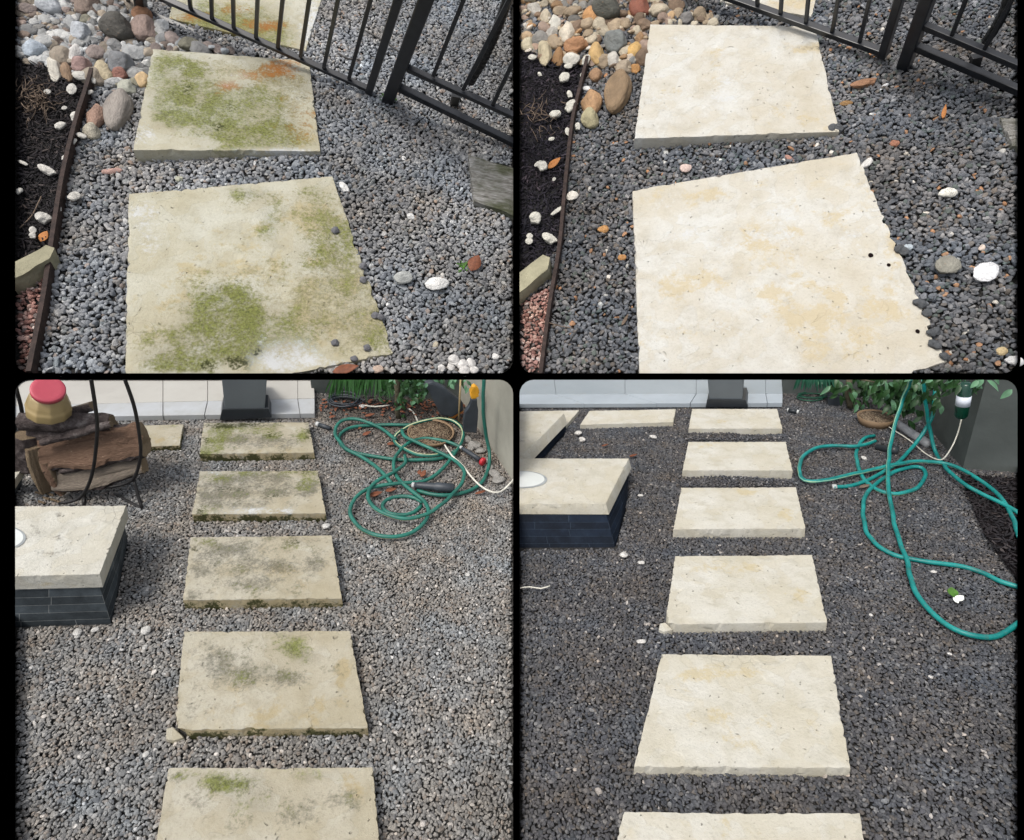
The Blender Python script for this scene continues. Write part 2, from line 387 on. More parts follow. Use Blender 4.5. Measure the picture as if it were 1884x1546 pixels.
# ------------------------------------------------------------------ slabs
FOOT = {TL: [], TR: [], BL: [], BR: []}
def blob(x, y, L):
    s = 0.0
    for b in L:
        cx, cy, rx, ry, k = b; d = ((x-cx)/rx)**2 + ((y-cy)/ry)**2
        if d < 6: s += k*math.exp(-d*1.1)
    return min(s, 1.0)
def cdirf(a, c): return (c-a).normalized()
def slab(bed, cor, h, mat, label, chip=.006, n=44, attrs=None, sidemoss=0.0, name="paving_slab", group=None, buried=.03, edgechip=None, flat=True, parent=None, cat="paving slab", foot=True, thick=None, downv=None):
    hs = h if isinstance(h, (list, tuple)) else [h]*4
    P = [bed.V(c[0], c[1], hh) for c, hh in zip(cor, hs)]       # back-left, back-right, front-right, front-left
    if foot:
        c0 = sum(P, Vector())/4
        FOOT[bed].append([c0+(p-c0)*(.972 if bed in (TL, TR) else .985) for p in P])
    bm = bmesh.new(); G = [[None]*(n+1) for _ in range(n+1)]
    size = ((P[0]-P[1]).length + (P[0]-P[3]).length)/2
    off = Vector((rnd.random()*40, rnd.random()*40, 0)); raw = {}
    names = ('moss', 'rust', 'grime', 'pale', 'tan', 'dark'); lay = {q: bm.verts.layers.float.new(q) for q in names}
    attrs = attrs or {}
    def put(v, px, extra=None):
        for q in names:
            v[lay[q]] = blob(px[0], px[1], attrs.get(q, ()))
        if extra:
            for q, val in extra.items(): v[lay[q]] = max(v[lay[q]], val)
    for j in range(n+1):
        for i in range(n+1):
            a, b = i/n, j/n
            # squeeze grid towards the edges a little so edges carry detail
            q = (P[0]*(1-a)+P[1]*a)*(1-b) + (P[3]*(1-a)+P[2]*a)*b
            px = proj(q); am0 = None
            if i in (0, n) or j in (0, n):
                am0 = q.copy(); cdir = ((sum(P, Vector())/4) - q).normalized()
                k = noise.noise(q*14/size*1.0 + off)*.5+.5; k2 = max(0, noise.noise(q*38/size + off*2)-.15)
                am = chip*(k*.7 + k2*2.2)
                if edgechip:
                    ec_ = edgechip(px[0], px[1], q); am += ec_; am0 = am0 + cdir*ec_
                q = q + cdir*am
            else:
                q = q + bed.n*(chip*.22*noise.noise(q*9/size+off))
            v = bm.verts.new(q); G[j][i] = v; put(v, px)
            if am0 is not None: raw[v] = am0
    for j in range(n):
        for i in range(n):
            bm.faces.new((G[j][i], G[j+1][i], G[j+1][i+1], G[j][i+1]))
    loop = [G[0][i] for i in range(n)] + [G[j][n] for j in range(n)] + [G[n][i] for i in range(n, 0, -1)] + [G[j][0] for j in range(n, 0, -1)]
    ctr = sum(P, Vector())/4
    hmean = sum(hs)/4
    prev = loop
    top_h = [bed.hgt(v.co) for v in loop]
    tt = thick if thick else None
    for (lv, inn) in ((.06, -.0015), (.35, -.003), (.7, -.002), (1.0, 0.0)):
        ring = []
        for v, th in zip(loop, top_h):
            depth = (tt if tt else (th+buried))*lv
            q = v.co*(1-min(1, lv*2.4)) + (raw[v]+cdirf(raw[v], ctr)*chip*.35)*min(1, lv*2.4) + (downv*lv if downv is not None else -bed.n*depth) + (v.co-ctr).normalized()*(-inn*(.5+abs(noise.noise(v.co*20/size)))*size)
            nv = bm.verts.new(q); px = proj(q); put(nv, px)
            if sidemoss:
                zz = noise.noise(q*9/size+off)*.5; vf = min(1.0, depth/max(.004, th))
                nv[lay['moss']] = max(nv[lay['moss']], min(1, sidemoss*(vf*.75+.15+zz*.9))); nv[lay['grime']] = max(nv[lay['grime']], min(1, sidemoss*(vf**1.5)*.95+zz*.5))
                nv[lay['tan']] = .8; nv[lay['dark']] = min(1, max(0, sidemoss*(vf*.95+zz*1.5+.05)))
            ring.append(nv)
        m = len(ring)
        for i in range(m): bm.faces.new((prev[i], prev[(i+1) % m], ring[(i+1) % m], ring[i]))
        prev = ring
    bm.faces.new(prev[::-1])
    bmesh.ops.recalc_face_normals(bm, faces=bm.faces[:])
    return mk(name, bm, mat, parent=parent, bed=bed, label=label if parent is None else None, cat=cat if parent is None else None, group=group, smooth=False)

# ------------------------------------------------------------------ solids
def frame_of(d):
    d = d.normalized(); a = Vector((0, 0, 1)) if abs(d.z) < .9 else Vector((1, 0, 0))
    x = d.cross(a).normalized(); return x, d.cross(x).normalized()
def tube(bm, pts, r, seg=8, stripe=None, caps=True, twist=0.0, close=False):
    rings = []; n = len(pts); x = None
    for i, p in enumerate(pts):
        d = (pts[min(i+1, n-1)] - pts[max(i-1, 0)])
        if d.length < 1e-9: d = Vector((0, 0, 1))
        d.normalize()
        if x is None: x, y = frame_of(d)
        else:
            x = (x - d*x.dot(d)).normalized(); y = d.cross(x)
        rr = r(i/(n-1)) if callable(r) else r
        ring = []
        for k in range(seg):
            a = 2*math.pi*k/seg + twist*i; ring.append(bm.verts.new(p + x*(rr*math.cos(a)) + y*(rr*math.sin(a))))
        rings.append(ring)
    for i in range(n-1):
        for k in range(seg):
            f = bm.faces.new((rings[i][k], rings[i][(k+1) % seg], rings[i+1][(k+1) % seg], rings[i+1][k])); f.smooth = True
            if stripe is not None and k in stripe: f.material_index = 1
    if caps:
        bm.faces.new(rings[0][::-1]); bm.faces.new(rings[-1])
    return rings
def spline(P, step=.02):
    """Catmull-Rom through points"""
    out = []; n = len(P)
    for i in range(n-1):
        p0, p1, p2, p3 = P[max(i-1, 0)], P[i], P[i+1], P[min(i+2, n-1)]
        m = max(2, int((p2-p1).length/step))
        for k in range(m):
            t = k/m; out.append(.5*((2*p1) + (-p0+p2)*t + (2*p0-5*p1+4*p2-p3)*t*t + (-p0+3*p1-3*p2+p3)*t**3))
    out.append(P[-1]); return out
def beam(bm, a, b, wv, hv):
    """box from a to b, half-extent vectors wv, hv"""
    v = [bm.verts.new(p+sx*wv+sy*hv) for p in (a, b) for sx, sy in ((-1, -1), (1, -1), (1, 1), (-1, 1))]
    for q in ((3, 2, 1, 0), (4, 5, 6, 7), (0, 1, 5, 4), (1, 2, 6, 5), (2, 3, 7, 6), (3, 0, 4, 7)): bm.faces.new([v[i] for i in q])
    return v
def prism(bm, bot, top, mi=0):
    m = len(bot); b = [bm.verts.new(p) for p in bot]; t = [bm.verts.new(p) for p in top]
    fs = [bm.faces.new(b[::-1]), bm.faces.new(t)]
    for i in range(m): fs.append(bm.faces.new((b[i], b[(i+1) % m], t[(i+1) % m], t[i])))
    for f in fs: f.material_index = mi
    return fs
def bev(bm, w, seg=2):
    bmesh.ops.bevel(bm, geom=[e for e in bm.edges], offset=w, segments=seg, profile=.6, affect='EDGES', clamp_overlap=True)
def lathe(bm, base, ax, prof, seg=24, mi=None):
    x, y = frame_of(ax); ax = ax.normalized(); rings = []
    for (z, r) in prof:
        rings.append([bm.verts.new(base+ax*z+(x*math.cos(2*math.pi*k/seg)+y*math.sin(2*math.pi*k/seg))*r) for k in range(seg)])
    for i in range(len(rings)-1):
        for k in range(seg):
            f = bm.faces.new((rings[i][k], rings[i][(k+1) % seg], rings[i+1][(k+1) % seg], rings[i+1][k])); f.smooth = True
            if mi: f.material_index = mi[i]
    bm.faces.new(rings[0][::-1]); bm.faces.new(rings[-1])

# shared stone meshes (individual stones share them)
STONE = []
for k in range(8):
    bm = bmesh.new(); bmesh.ops.create_icosphere(bm, subdivisions=4, radius=.5)
    o = Vector((k*7.3, k*3.1, 2)); rr = random.Random(k+50)
    pl = [(Vector((rr.gauss(0, 1), rr.gauss(0, 1), rr.gauss(0, 1))).normalized(), rr.uniform(.36, .46)) for _ in range(5 if k < 5 else 11)]
    for v in bm.verts:
        p = v.co.copy()
        for d, kk in pl:
            e = p.dot(d)
            if e > kk: p -= d*(e-kk)*.9
        p *= 1+.28*noise.noise(v.co*1.7+o)+(.05 if k < 5 else .09)*noise.noise(v.co*7+o)
        v.co = p
    for f in bm.faces: f.smooth = True
    me = bpy.data.meshes.new("stone"); bm.to_mesh(me); bm.free(); me.materials.append(MCOB); STONE.append(me)
def stone(bed, x, y, wpx, hpx, col, label, k=0, rz=0, group=None, name="stone", h=None, cat="stone", sink=.3, tiltx=0, thick=.7):
    me = STONE[k % 8]
    g = bed.V(x, y); t = (g-CAM).dot(FW)/F
    vdir = (CAM-g).normalized(); fore = max(.35, vdir.dot(bed.n))
    sx = wpx*t; sy = hpx*t/fore; sz = min(sx, sy)*thick
    hh = (sz*(.5-sink)) if h is None else h
    p = bed.V(x, y, hh)
    o = bpy.data.objects.new(name, me); COL.objects.link(o)
    ud = bed.V(x, y-6)-bed.V(x, y); ua = math.atan2(ud.dot(bed.Y), ud.dot(bed.X))-math.pi/2
    M = bed.M.to_3x3() @ Matrix.Rotation(rz+ua, 3, 'Z') @ Matrix.Rotation(tiltx, 3, 'X')
    o.matrix_world = Matrix.Translation(p) @ M.to_4x4() @ Matrix.Diagonal((sx*1.08, sy*1.08, sz, 1))
    o.color = (*col, 1)
    return tag(o, label, cat, group)

# ================================================================== upper beds
MSTEEL = m_plain("black_powdercoat", (.012, .014, .018), .32, .5, .3, 25, .06)
MSTEEL2 = m_plain("black_plastic_pipe", (.015, .016, .017), .5, .4, .4, 40, .2)
MRUST = m_plain("rusty_steel_edging", (.035, .022, .018), .75, .3, .5, 30, .5)
MSAND = m_plain("green_grey_sandstone", (.30, .28, .19), .9, .2, .18, 12, .5, bd=.01)
MTWIG = m_plain("dry_twig", (.16, .12, .09), .9, .1, .3, 60, .3)
MLEAFO = m_plain("orange_dead_leaf", (.42, .17, .05), .7, .3, .3, 50, .3)
MLEAFR = m_plain("red_brown_dead_leaf", (.17, .06, .03), .65, .3, .35, 50, .3)
MLEAFG = m_plain("small_green_leaf", (.06, .15, .02), .6, .3, .4, 60, .2)
def m_drift():
    t = NT("weathered_wood"); g = t.noise(6, 8, .7, stretch=(1, 9, 9)); g2 = t.noise(3, 4)
    c = t.ramp(g, [(.3, (.06, .06, .045)), (.5, (.26, .25, .23)), (.72, (.48, .48, .47))])
    c = t.mix(t.ramp(g2, [(.45, 0), (.62, .8)]), c, (.06, .07, .03)); t.bump(g, 1, .02); return t.fin(c, .9, .1)
MDRIFT = m_drift()
BASE_T = m_bed("soil_base_dark", (.02, .02, .02), (.05, .048, .045), 40)
BASE_M = m_bed("mulch_base", (.006, .005, .006), (.02, .016, .016), 60)

def leafmesh(bm, p, d, nrm, L, Wd, curl=.25, mi=0, seg=4):
    """a small curved leaf of real thickness-less blade folded along its midrib"""
    d = d.normalized(); s = d.cross(nrm).normalized(); nn = s.cross(d).normalized()
    rows = []
    for i in range(seg+1):
        t = i/seg; wdt = Wd*.5*math.sin(math.pi*min(1, max(.03, t**.8)))**.8 if 0 < t < 1 else Wd*.03
        c = p + d*(L*t) - nn*(curl*L*t*t)
        rows.append([bm.verts.new(c - s*wdt + nn*wdt*.35), bm.verts.new(c), bm.verts.new(c + s*wdt + nn*wdt*.35)])
    for i in range(seg):
        for k in range(2):
            f = bm.faces.new((rows[i][k], rows[i][k+1], rows[i+1][k+1], rows[i+1][k])); f.material_index = mi; f.smooth = True
def one_leaf(bed, x, y, lpx, wpx, ang, mat, name, label, cat="leaf", h=.012, curl=-.25, group=None):
    bm = bmesh.new(); t = bed.t(x, y)/F; a = math.radians(ang)
    ex = (bed.V(x+5, y)-bed.V(x, y)).normalized(); ey = (bed.V(x, y-5)-bed.V(x, y)).normalized(); d = (ex*math.cos(a) + ey*math.sin(a)).normalized(); p = bed.V(x, y, h) - d*(lpx*t*.5)
    leafmesh(bm, p, d, bed.n, lpx*t, wpx*t, curl, seg=7)
    o = mk(name, bm, mat, bed=bed, fill=False, smooth=True, label=label, cat=cat, group=group)
    if o:
        so = o.modifiers.new("thick", 'SOLIDIFY'); so.thickness = .002
    return o

GREY = [(.275, .28, .287), (.23, .237, .247), (.335, .34, .34), (.285, .265, .24), (.41, .41, .40), (.235, .25, .25), (.35, .28, .235), (.60, .60, .58)]
GW = [6, 5, 3.5, 1.6, 1.1, 1.0, .35, .12]
DARK = [(.135, .138, .146), (.10, .107, .117), (.18, .18, .185), (.15, .132, .115), (.25, .247, .245), (.10, .12, .11), (.36, .20, .11), (.55, .53, .48)]
DW = [6, 6, 3, 1.6, 1.2, 1.0, .22, .1]
PINK = [(.36, .20, .17), (.48, .32, .27), (.22, .11, .09), (.16, .13, .12), (.6, .5, .45)]
MULCH = [(.012, .010, .011), (.02, .016, .018), (.032, .026, .026), (.07, .055, .05)]
COBT = {'white': (.52, .52, .50), 'pale grey': (.33, .335, .33), 'tan': (.32, .27, .21), 'brown': (.18, .14, .115), 'grey': (.20, .20, .195), 'pinkish': (.29, .235, .21), 'olive': (.20, .19, .14)}
COBR = {'cream': (.44, .38, .28), 'tan': (.33, .255, .17), 'brown': (.19, .13, .085), 'orange': (.33, .20, .10), 'grey': (.20, .19, .17), 'pinkish': (.30, .22, .17), 'white': (.52, .49, .43)}

def cobbles(bed, poly, pal, wts, nbig, rng, word, seedlist=()):
    placed = [(x, y, max(a, b)/2) for x, y, a, b in seedlist]
    xs0 = min(p[0] for p in poly); xs = [p[0] for p in poly]; ys = [p[1] for p in poly]; keys = list(pal); n = 0; tries = 0
    while n < nbig and tries < 9000:
        tries += 1; x = rnd.uniform(min(xs), max(xs)); y = rnd.uniform(min(ys), max(ys))
        r = rnd.uniform(*rng)*(.75+.35*(y+40)/180)*.5
        if not pip(x, y, poly) or x-r*1.35 < xs0+2: continue
        if any((x-a)**2+((y-b)*1.25)**2 < (.80*(r+c))**2 for a, b, c in placed): continue
        placed.append((x, y, r)); n += 1
        kk = rnd.choices(keys, wts)[0]; q = rnd.uniform(.62, 1.1); c = [v*q for v in pal[kk]]
        wh = 'at the left edge' if x-xs0 < 70 else ('next to the slab' if x-xs0 > 190 and y > 60 else ('under the fence' if y < 22 and x-xs0 > 130 else ('along the back' if y < 30 else ('bordering the mulch' if y > 85 else 'mid heap'))))
        kx = rnd.randrange(5) if rnd.random() < .5 else 5+rnd.randrange(3); wd_ = rnd.uniform(.95, 1.35)
        wh += (' back row' if y < 12 else (' middle row' if y < 55 else ' front row')) if 'left' in wh or 'slab' in wh else ''
        stone(bed, x, y, 2*r*wd_, 2*r*rnd.uniform(.65, .95), c, "%s %s %s cobble %s of the %s stones" % ('large' if r > 10 else ('small' if r < 7 else 'middling'), 'smooth' if kx < 5 else 'rough', kk, wh, bed.word), kx, rnd.uniform(-.6, .6),
              "river cobbles heaped at the back of the %s bed" % bed.word, "cobble", None, "cobble", .1, rnd.uniform(-.25, .25))
    print("cobbles", n)

class Fence:
    def __init__(s, bed, a, b, vp):
        s.bed = bed; s.A = bed.V(*a); s.B = bed.V(*b); s.e = (s.B-s.A).normalized()
        s.u = (-ray(*vp)).normalized(); s.u = (s.u - s.e*s.u.dot(s.e)).normalized(); s.f = s.e.cross(s.u).normalized()
        if s.f.dot(CAM-s.A) < 0: s.f = -s.f
        s.vp = vp
    def P(s, x, y, off=0.0):
        r = ray(x, y); q = s.A + s.f*off; return CAM + r*((q-CAM).dot(s.f)/r.dot(s.f))
    def member(s, name, mat, p, q, wpx, depth=1.0, off=0.0, parent=None, wpx2=None, dm=None):
        a, b = s.P(p[0], p[1], off), s.P(q[0], q[1], off); t = (a-CAM).dot(FW)/F
        d = (b-a).normalized(); wv = d.cross(s.f).normalized()*(wpx*t/2); hv = s.f*((dm if dm else wpx*t*depth)/2)
        bm = bmesh.new(); beam(bm, a, b, wv, hv); bev(bm, wpx*t*.12)
        return mk(name, bm, mat, parent=parent, bed=s.bed)

def ext(p, q, y=-70):
    k = (y-p[1])/(q[1]-p[1]); return (p[0]+(q[0]-p[0])*k, y)

# ------------------------------------------------------------------ upper left bed
bed_base(TL, BASE_T); bed_rim(TL, .075)
moss_b = dict(dark=[(555, 180, 10, 6, .6), (568, 197, 7, 7, .6), (398, 235, 14, 8, .5), (345, 160, 10, 16, .45), (470, 215, 12, 8, .45), (425, 200, 10, 10, .4)], moss=[(345, 125, 70, 32, .62), (330, 190, 62, 40, .72), (400, 200, 75, 42, .75), (430, 235, 80, 40, .9), (480, 250, 60, 26, .75), (350, 150, 26, 40, .55), (500, 130, 60, 30, .6), (300, 140, 30, 40, .4), (300, 205, 35, 30, .6), (470, 190, 55, 35, .5), (540, 240, 45, 30, .5), (300, 115, 26, 22, .4), (450, 175, 50, 22, .55), (500, 205, 50, 30, .5), (545, 265, 40, 12, .35), (370, 160, 40, 24, .5), (320, 215, 30, 18, .5), (560, 150, 18, 26, .35)],
              rust=[(420, 160, 34, 12, .85), (470, 140, 40, 16, .5), (522, 122, 42, 22, .95), (550, 190, 35, 40, .35), (548, 235, 40, 30, .4)],
              grime=[(400, 120, 60, 26, .6), (345, 140, 18, 25, .7), (500, 150, 70, 40, .8), (540, 200, 50, 60, .7), (460, 240, 90, 40, .6), (350, 180, 50, 50, .5)], pale=[(520, 280, 70, 9, .9), (265, 250, 25, 35, .4), (430, 150, 40, 20, .3)], tan=[(560, 220, 40, 60, .5), (530, 160, 50, 30, .4)])
moss_c = dict(dark=[(620, 395, 6, 5, .6), (560, 380, 5, 4, .6), (430, 668, 26, 14, .55), (385, 672, 18, 10, .5), (475, 645, 14, 10, .5), (612, 470, 7, 5, .5), (655, 555, 8, 14, .5), (500, 455, 6, 8, .45), (690, 575, 10, 12, .5), (635, 620, 12, 8, .4)], moss=[(452, 356, 42, 14, 1.0), (500, 385, 40, 24, .5), (580, 355, 46, 28, .6), (492, 420, 24, 30, .75), (400, 580, 85, 55, .95), (460, 620, 90, 55, 1.0), (350, 640, 70, 40, .8), (600, 430, 45, 60, .55), (640, 440, 35, 60, .55), (560, 480, 60, 45, .42), (650, 560, 50, 60, .55), (330, 670, 60, 20, .9), (690, 630, 30, 30, .7), (420, 540, 50, 30, .6), (560, 610, 60, 40, .5), (270, 650, 40, 30, .4)],
              grime=[(610, 420, 70, 70, .75), (650, 500, 50, 90, .8), (430, 655, 40, 26, .7), (640, 560, 90, 110, .5), (420, 560, 120, 70, .45), (300, 670, 80, 30, .6), (475, 640, 24, 18, .6), (680, 600, 50, 50, .8), (590, 560, 80, 60, .65), (420, 600, 110, 60, .7), (330, 640, 70, 50, .6), (500, 380, 80, 40, .5), (460, 480, 60, 40, .4)], pale=[(520, 655, 52, 34, 1.2), (600, 670, 60, 12, .4), (270, 420, 40, 60, .35)],
              tan=[(440, 480, 110, 60, .5), (300, 560, 50, 60, .45), (600, 560, 90, 80, .6), (560, 400, 80, 50, .5)], rust=[(320, 500, 20, 12, .25)])
moss_a = dict(moss=[(360, 20, 70, 24, .95), (420, 50, 80, 22, 1.0), (480, 40, 60, 35, .9), (500, 70, 50, 20, .7)], rust=[(345, 28, 40, 12, .7), (490, 45, 40, 14, .9), (440, 20, 40, 10, .5), (400, 60, 60, 8, .6)], tan=[(450, 50, 100, 50, .8)], pale=[(575, 40, 30, 50, 1.0)], grime=[(540, 60, 20, 40, .4)])
slab(TL, ((330, -45), (606, -45), (563, 94), (309, 34)), .03, MS_TL, "mossy orange-stained paving slab beyond the gate, upper left bed", .012, attrs=moss_a)
slab(TL, ((280, 90), (569, 112), (590, 279), (244, 277)), (.05, .04, .04, .095), MS_TL, "green mossy slab with a pale front edge just before the gate, upper left bed", .012, attrs=moss_b)
def ec(px, py, q):
    k = 0
    if px > 640: k = max(0, noise.noise(q*16))*.05
    return k
slab(TL, ((236, 356), (612, 324), (727, 651), (226, 753)), .03, MS_TL, "largest mossy slab, nearest of the upper left bed, white patch at its front", .014, attrs=moss_c, edgechip=ec, n=60)

mulL = [(28, 112), (95, 118), (150, 140), (176, 148), (166, 190), (148, 240), (124, 330), (104, 440), (100, 450), (28, 500)]
pinkL = [(28, 520), (98, 500), (86, 560), (60, 687), (28, 687)]
cobL = [(28, -50), (300, -50), (262, 20), (330, 70), (440, 96), (284, 92), (270, 145), (240, 165), (180, 150), (150, 140), (95, 122), (28, 112)]
gx = [[TL.V(*p) for p in mulL], [TL.V(*p) for p in pinkL]]
def fadeTL(P, u, v): return np.clip(.86+.22*np.sin(u*.011+1)*np.sin(v*.013), .6, 1.3)[:, None]*np.ones((1, 3))
scatter("gravel", TL, .029, PEB, GREY, GW, excl=FOOT[TL]+gx, size=(.9, 1.35), layers=2, zs=(.25, .5), label="loose grey pebble gravel round the mossy slabs, upper left bed", cat="gravel", tone=fadeTL, tilt=.7)
scatter("bark_mulch", TL, .024, CHIP, MULCH, [5, 4, 2, 1.0], poly=mulL, size=(.7, 2.1), layers=3, zs=(.1, 1.2), tilt=.45, label="black shredded bark mulch beside the upper left bed's steel strip", cat="mulch")
scatter("pink_gravel", TL, .026, PEB, PINK, [4, 3, 3, 2, .7], poly=pinkL, size=(.8, 1.3), layers=2, zs=(.1, .5), label="pink and brown gravel in the corner below the sandstone block, upper left bed", cat="gravel")
scatter("small_river_stones", TL, .07, PEB, list(COBT.values()), [3, 2, 2, 1, 1, 1, .5], poly=cobL, excl=FOOT[TL], size=(.7, 1.15), layers=1, zs=(.3, .3), label="small river stones filling the gaps between cobbles, upper left bed", cat="stones")
SP = [(222, 117, 44, 30, (.17, .175, .18), 'flat blue-grey', 1), (217, 52, 54, 28, (.075, .07, .06), 'dark brown', 2), (264, 54, 36, 32, (.27, .2, .17), 'mauve brown', 3), (262, 28, 30, 18, (.25, .13, .07), 'rust brown', 0),
      (218, 201, 38, 56, (.27, .24, .21), 'tall standing grey-brown', 0), (176, 216, 28, 38, (.30, .19, .14), 'reddish brown leaning', 4), (170, 243, 28, 22, (.36, .33, .26), 'squat buff', 2), (101, 128, 24, 38, (.52, .49, .42), 'speckled cream', 1),
      (124, 134, 22, 26, (.24, .16, .1), 'brown', 2), (137, 98, 20, 30, (.55, .53, .5), 'upright white', 4), (192, 132, 30, 26, (.46, .39, .26), 'cream and ochre', 2), (221, 137, 30, 16, (.27, .13, .1), 'red', 1), (233, 163, 26, 20, (.40, .40, .33), 'pale green-grey', 3), (263, 148, 22, 20, (.50, .36, .2), 'yellow ochre', 0),
      (150, 120, 34, 20, (.30, .2, .18), 'pinkish brown', 1), (62, 92, 34, 20, (.40, .45, .50), 'pale blue', 4), (92, 10, 42, 18, (.46, .48, .5), 'long white', 2), (160, 10, 34, 30, (.2, .15, .12), 'dark tan', 3), (148, 58, 34, 24, (.40, .42, .44), 'blue-white', 1)]
for x, y, a, b, c, wd, k in SP:
    stone(TL, x, y, a, b, c, "%s river stone by the mulch, upper left bed" % wd, k, rnd.uniform(-.15, .15), None, "river_stone", sink=.15, cat="stone", thick=.8)
cobbles(TL, cobL, COBT, [4, 3, 2.5, 1.5, 1.4, 1.4, .6], 195, (10, 25), "left", [s[:4] for s in SP])
WH = [(139, 216, 16, 13), (110, 232, 18, 9), (134, 262, 9, 10), (86, 313, 16, 20), (149, 250, 10, 12), (133, 165, 14, 14), (170, 145, 12, 14), (118, 199, 8, 6), (150, 140, 20, 14), (80, 401, 22, 16), (72, 396, 10, 10), (61, 424, 10, 10), (60, 434, 11, 8), (136, 361, 18, 14), (108, 380, 6, 16), (35, 352, 10, 8), (42, 300, 6, 12), (88, 170, 10, 6), (166, 170, 8, 6), (118, 290, 8, 8)]
for i, (x, y, a, b) in enumerate(WH):
    stone(TL, x, y, a, b, (.52, .50, .45), "%s white coral-like fragment %s on the black mulch, upper left bed" % ("large" if a > 15 else ("tiny" if a < 9 else "middling"), "near the cobbles" if y < 175 else ("level with the standing stones" if y < 270 else ("halfway along" if y < 380 else "just above the sandstone block"))), 5+i % 3, rnd.uniform(-1, 1), "white stones on the mulch of the upper left bed", "white_stone", h=.05)
for x, y, a, b, wd in ((756, 399, 14, 9, 'oval'), (803, 524, 24, 30, 'long angular'), (742, 510, 26, 26, 'grey-veined'), (912, 656, 14, 10, 'egg-shaped'), (797, 188, 8, 8, 'small round'), (675, 220, 5, 12, 'thin'), (743, 292, 9, 5, 'flat'), (633, 345, 14, 16, 'rounded'), (801, 634, 14, 8, 'buff'), (694, 680, 18, 14, 'pinkish'), (330, 330, 14, 8, 'yellowish'), (205, 316, 12, 22, 'salmon')):
    c = {'grey-veined': (.36, .37, .35), 'buff': (.45, .4, .3), 'pinkish': (.5, .38, .3), 'yellowish': (.42, .42, .32), 'salmon': (.38, .24, .2)}.get(wd, (.68, .67, .64))
    stone(TL, x, y, a, b, c, "%s pale stone lying alone on the grey gravel, upper left bed" % wd, 5+(x % 3), x*.1, None, "pale_stone", sink=-.25)
for i, (x, y, a) in enumerate(((835, 664, 22), (850, 672, 20), (866, 668, 18), (872, 680, 18), (856, 682, 20), (830, 676, 14), (812, 678, 14))):
    stone(TL, x, y, a, a*.8, (.6, .58, .55), "white crumbly stone in the cluster at the near right corner, upper left bed", 5+i % 3, i, "white crumbs at the near right corner", "white_stone", sink=-.3)
for i, (x, y) in enumerate(((616, 631), (675, 640), (652, 660), (617, 424), (690, 580), (700, 583), (668, 490), (668, 515))):
    stone(TL, x, y, 12, 11, (.14, .14, .15), "dark pebble stranded on the right edge of the big mossy slab", 3+i % 2, i, "dark pebbles on the big mossy slab", "pebble", h=.04)

def edging(bed, pts, hm, th, label):
    bm = bmesh.new(); g = [bed.V(x, y, -.01) for x, y in pts]; g = spline(g, .05)
    a = []; 
    for i, p in enumerate(g):
        d = (g[min(i+1, len(g)-1)]-g[max(i-1, 0)]).normalized(); s = d.cross(bed.n).normalized()
        q = p + bed.n*(hm+.01); a.append([bm.verts.new(v) for v in (p-s*th/2, p+s*th/2, q+s*th/2, q-s*th/2)])
    for i in range(len(a)-1):
        for k in range(4): bm.faces.new((a[i][k], a[i][(k+1) % 4], a[i+1][(k+1) % 4], a[i+1][k]))
    bm.faces.new(a[0]); bm.faces.new(a[-1][::-1])
    return mk("steel_edging", bm, MRUST, bed=bed, label=label, cat="edging")
edging(TL, [(178, 148), (166, 190), (150, 242), (128, 335), (111, 440), (94, 560), (68, 700)], .075, .022, "rusty steel strip between mulch and gravel, upper left bed")

MHOLD = None
def block(bed, top, hs, drop, label):
    P = [bed.V(x, y, h) for (x, y), h in zip(top, hs)]
    bm = bmesh.new(); prism(bm, [p-bed.n*drop for p in P], P)
    bmesh.ops.subdivide_edges(bm, edges=bm.edges[:], cuts=5, use_grid_fill=True)
    for v in bm.verts: v.co += bed.n*noise.noise(v.co*14)*.012 + bed.X*noise.noise(v.co*11+Vector((9, 0, 0)))*.014
    return mk("sandstone_block", bm, MSAND, bed=bed, label=label, cat="stone block")
block(TL, ((16, 492), (82, 452), (97, 456), (92, 475), (16, 520)), (.1, .1, .1, .1, .1), .1, "green-grey sandstone block between mulch and pink gravel, upper left bed")
one_leaf(TL, 82, 437, 22, 16, 60, MLEAFO, "dead_leaf", "orange dead leaf on the mulch above the sandstone block, upper left bed", h=.03)
one_leaf(TL, 873, 487, 34, 24, 65, MLEAFR, "dead_leaf", "large reddish dead leaf on the gravel at right, upper left bed", h=.035)
one_leaf(TL, 636, 682, 46, 20, 8, MLEAFR, "dead_leaf", "brown leaf pinned under the front edge of the big mossy slab", h=.03)

def tuft(bed, x, y, wpx, n, lpx, label, name="weed_tuft"):
    bm = bmesh.new(); t = bed.t(x, y)/F
    for i in range(n):
        p = bed.V(x+rnd.uniform(-1, 1)*wpx/2, y+rnd.uniform(-1, 1)*wpx*.3, .01); a = rnd.uniform(0, 6.28)
        d = bed.X*math.cos(a)+bed.Y*math.sin(a)+bed.n*rnd.uniform(.4, 1.6)
        leafmesh(bm, p, d, bed.n, lpx*t*rnd.uniform(.6, 1.2), lpx*t*.35, .5, seg=3)
    return mk(name, bm, MLEAFG, bed=bed, fill=False, smooth=True, label=label, cat="plant", origin=bed.V(x, y))
tuft(TL, 716, 184, 20, 50, 9, "tiny green weeds growing at the foot of the thick fence post, upper left bed")
tuft(TL, 852, 492, 12, 26, 11, "small green seedling beside the red leaf, upper left bed", "seedling")

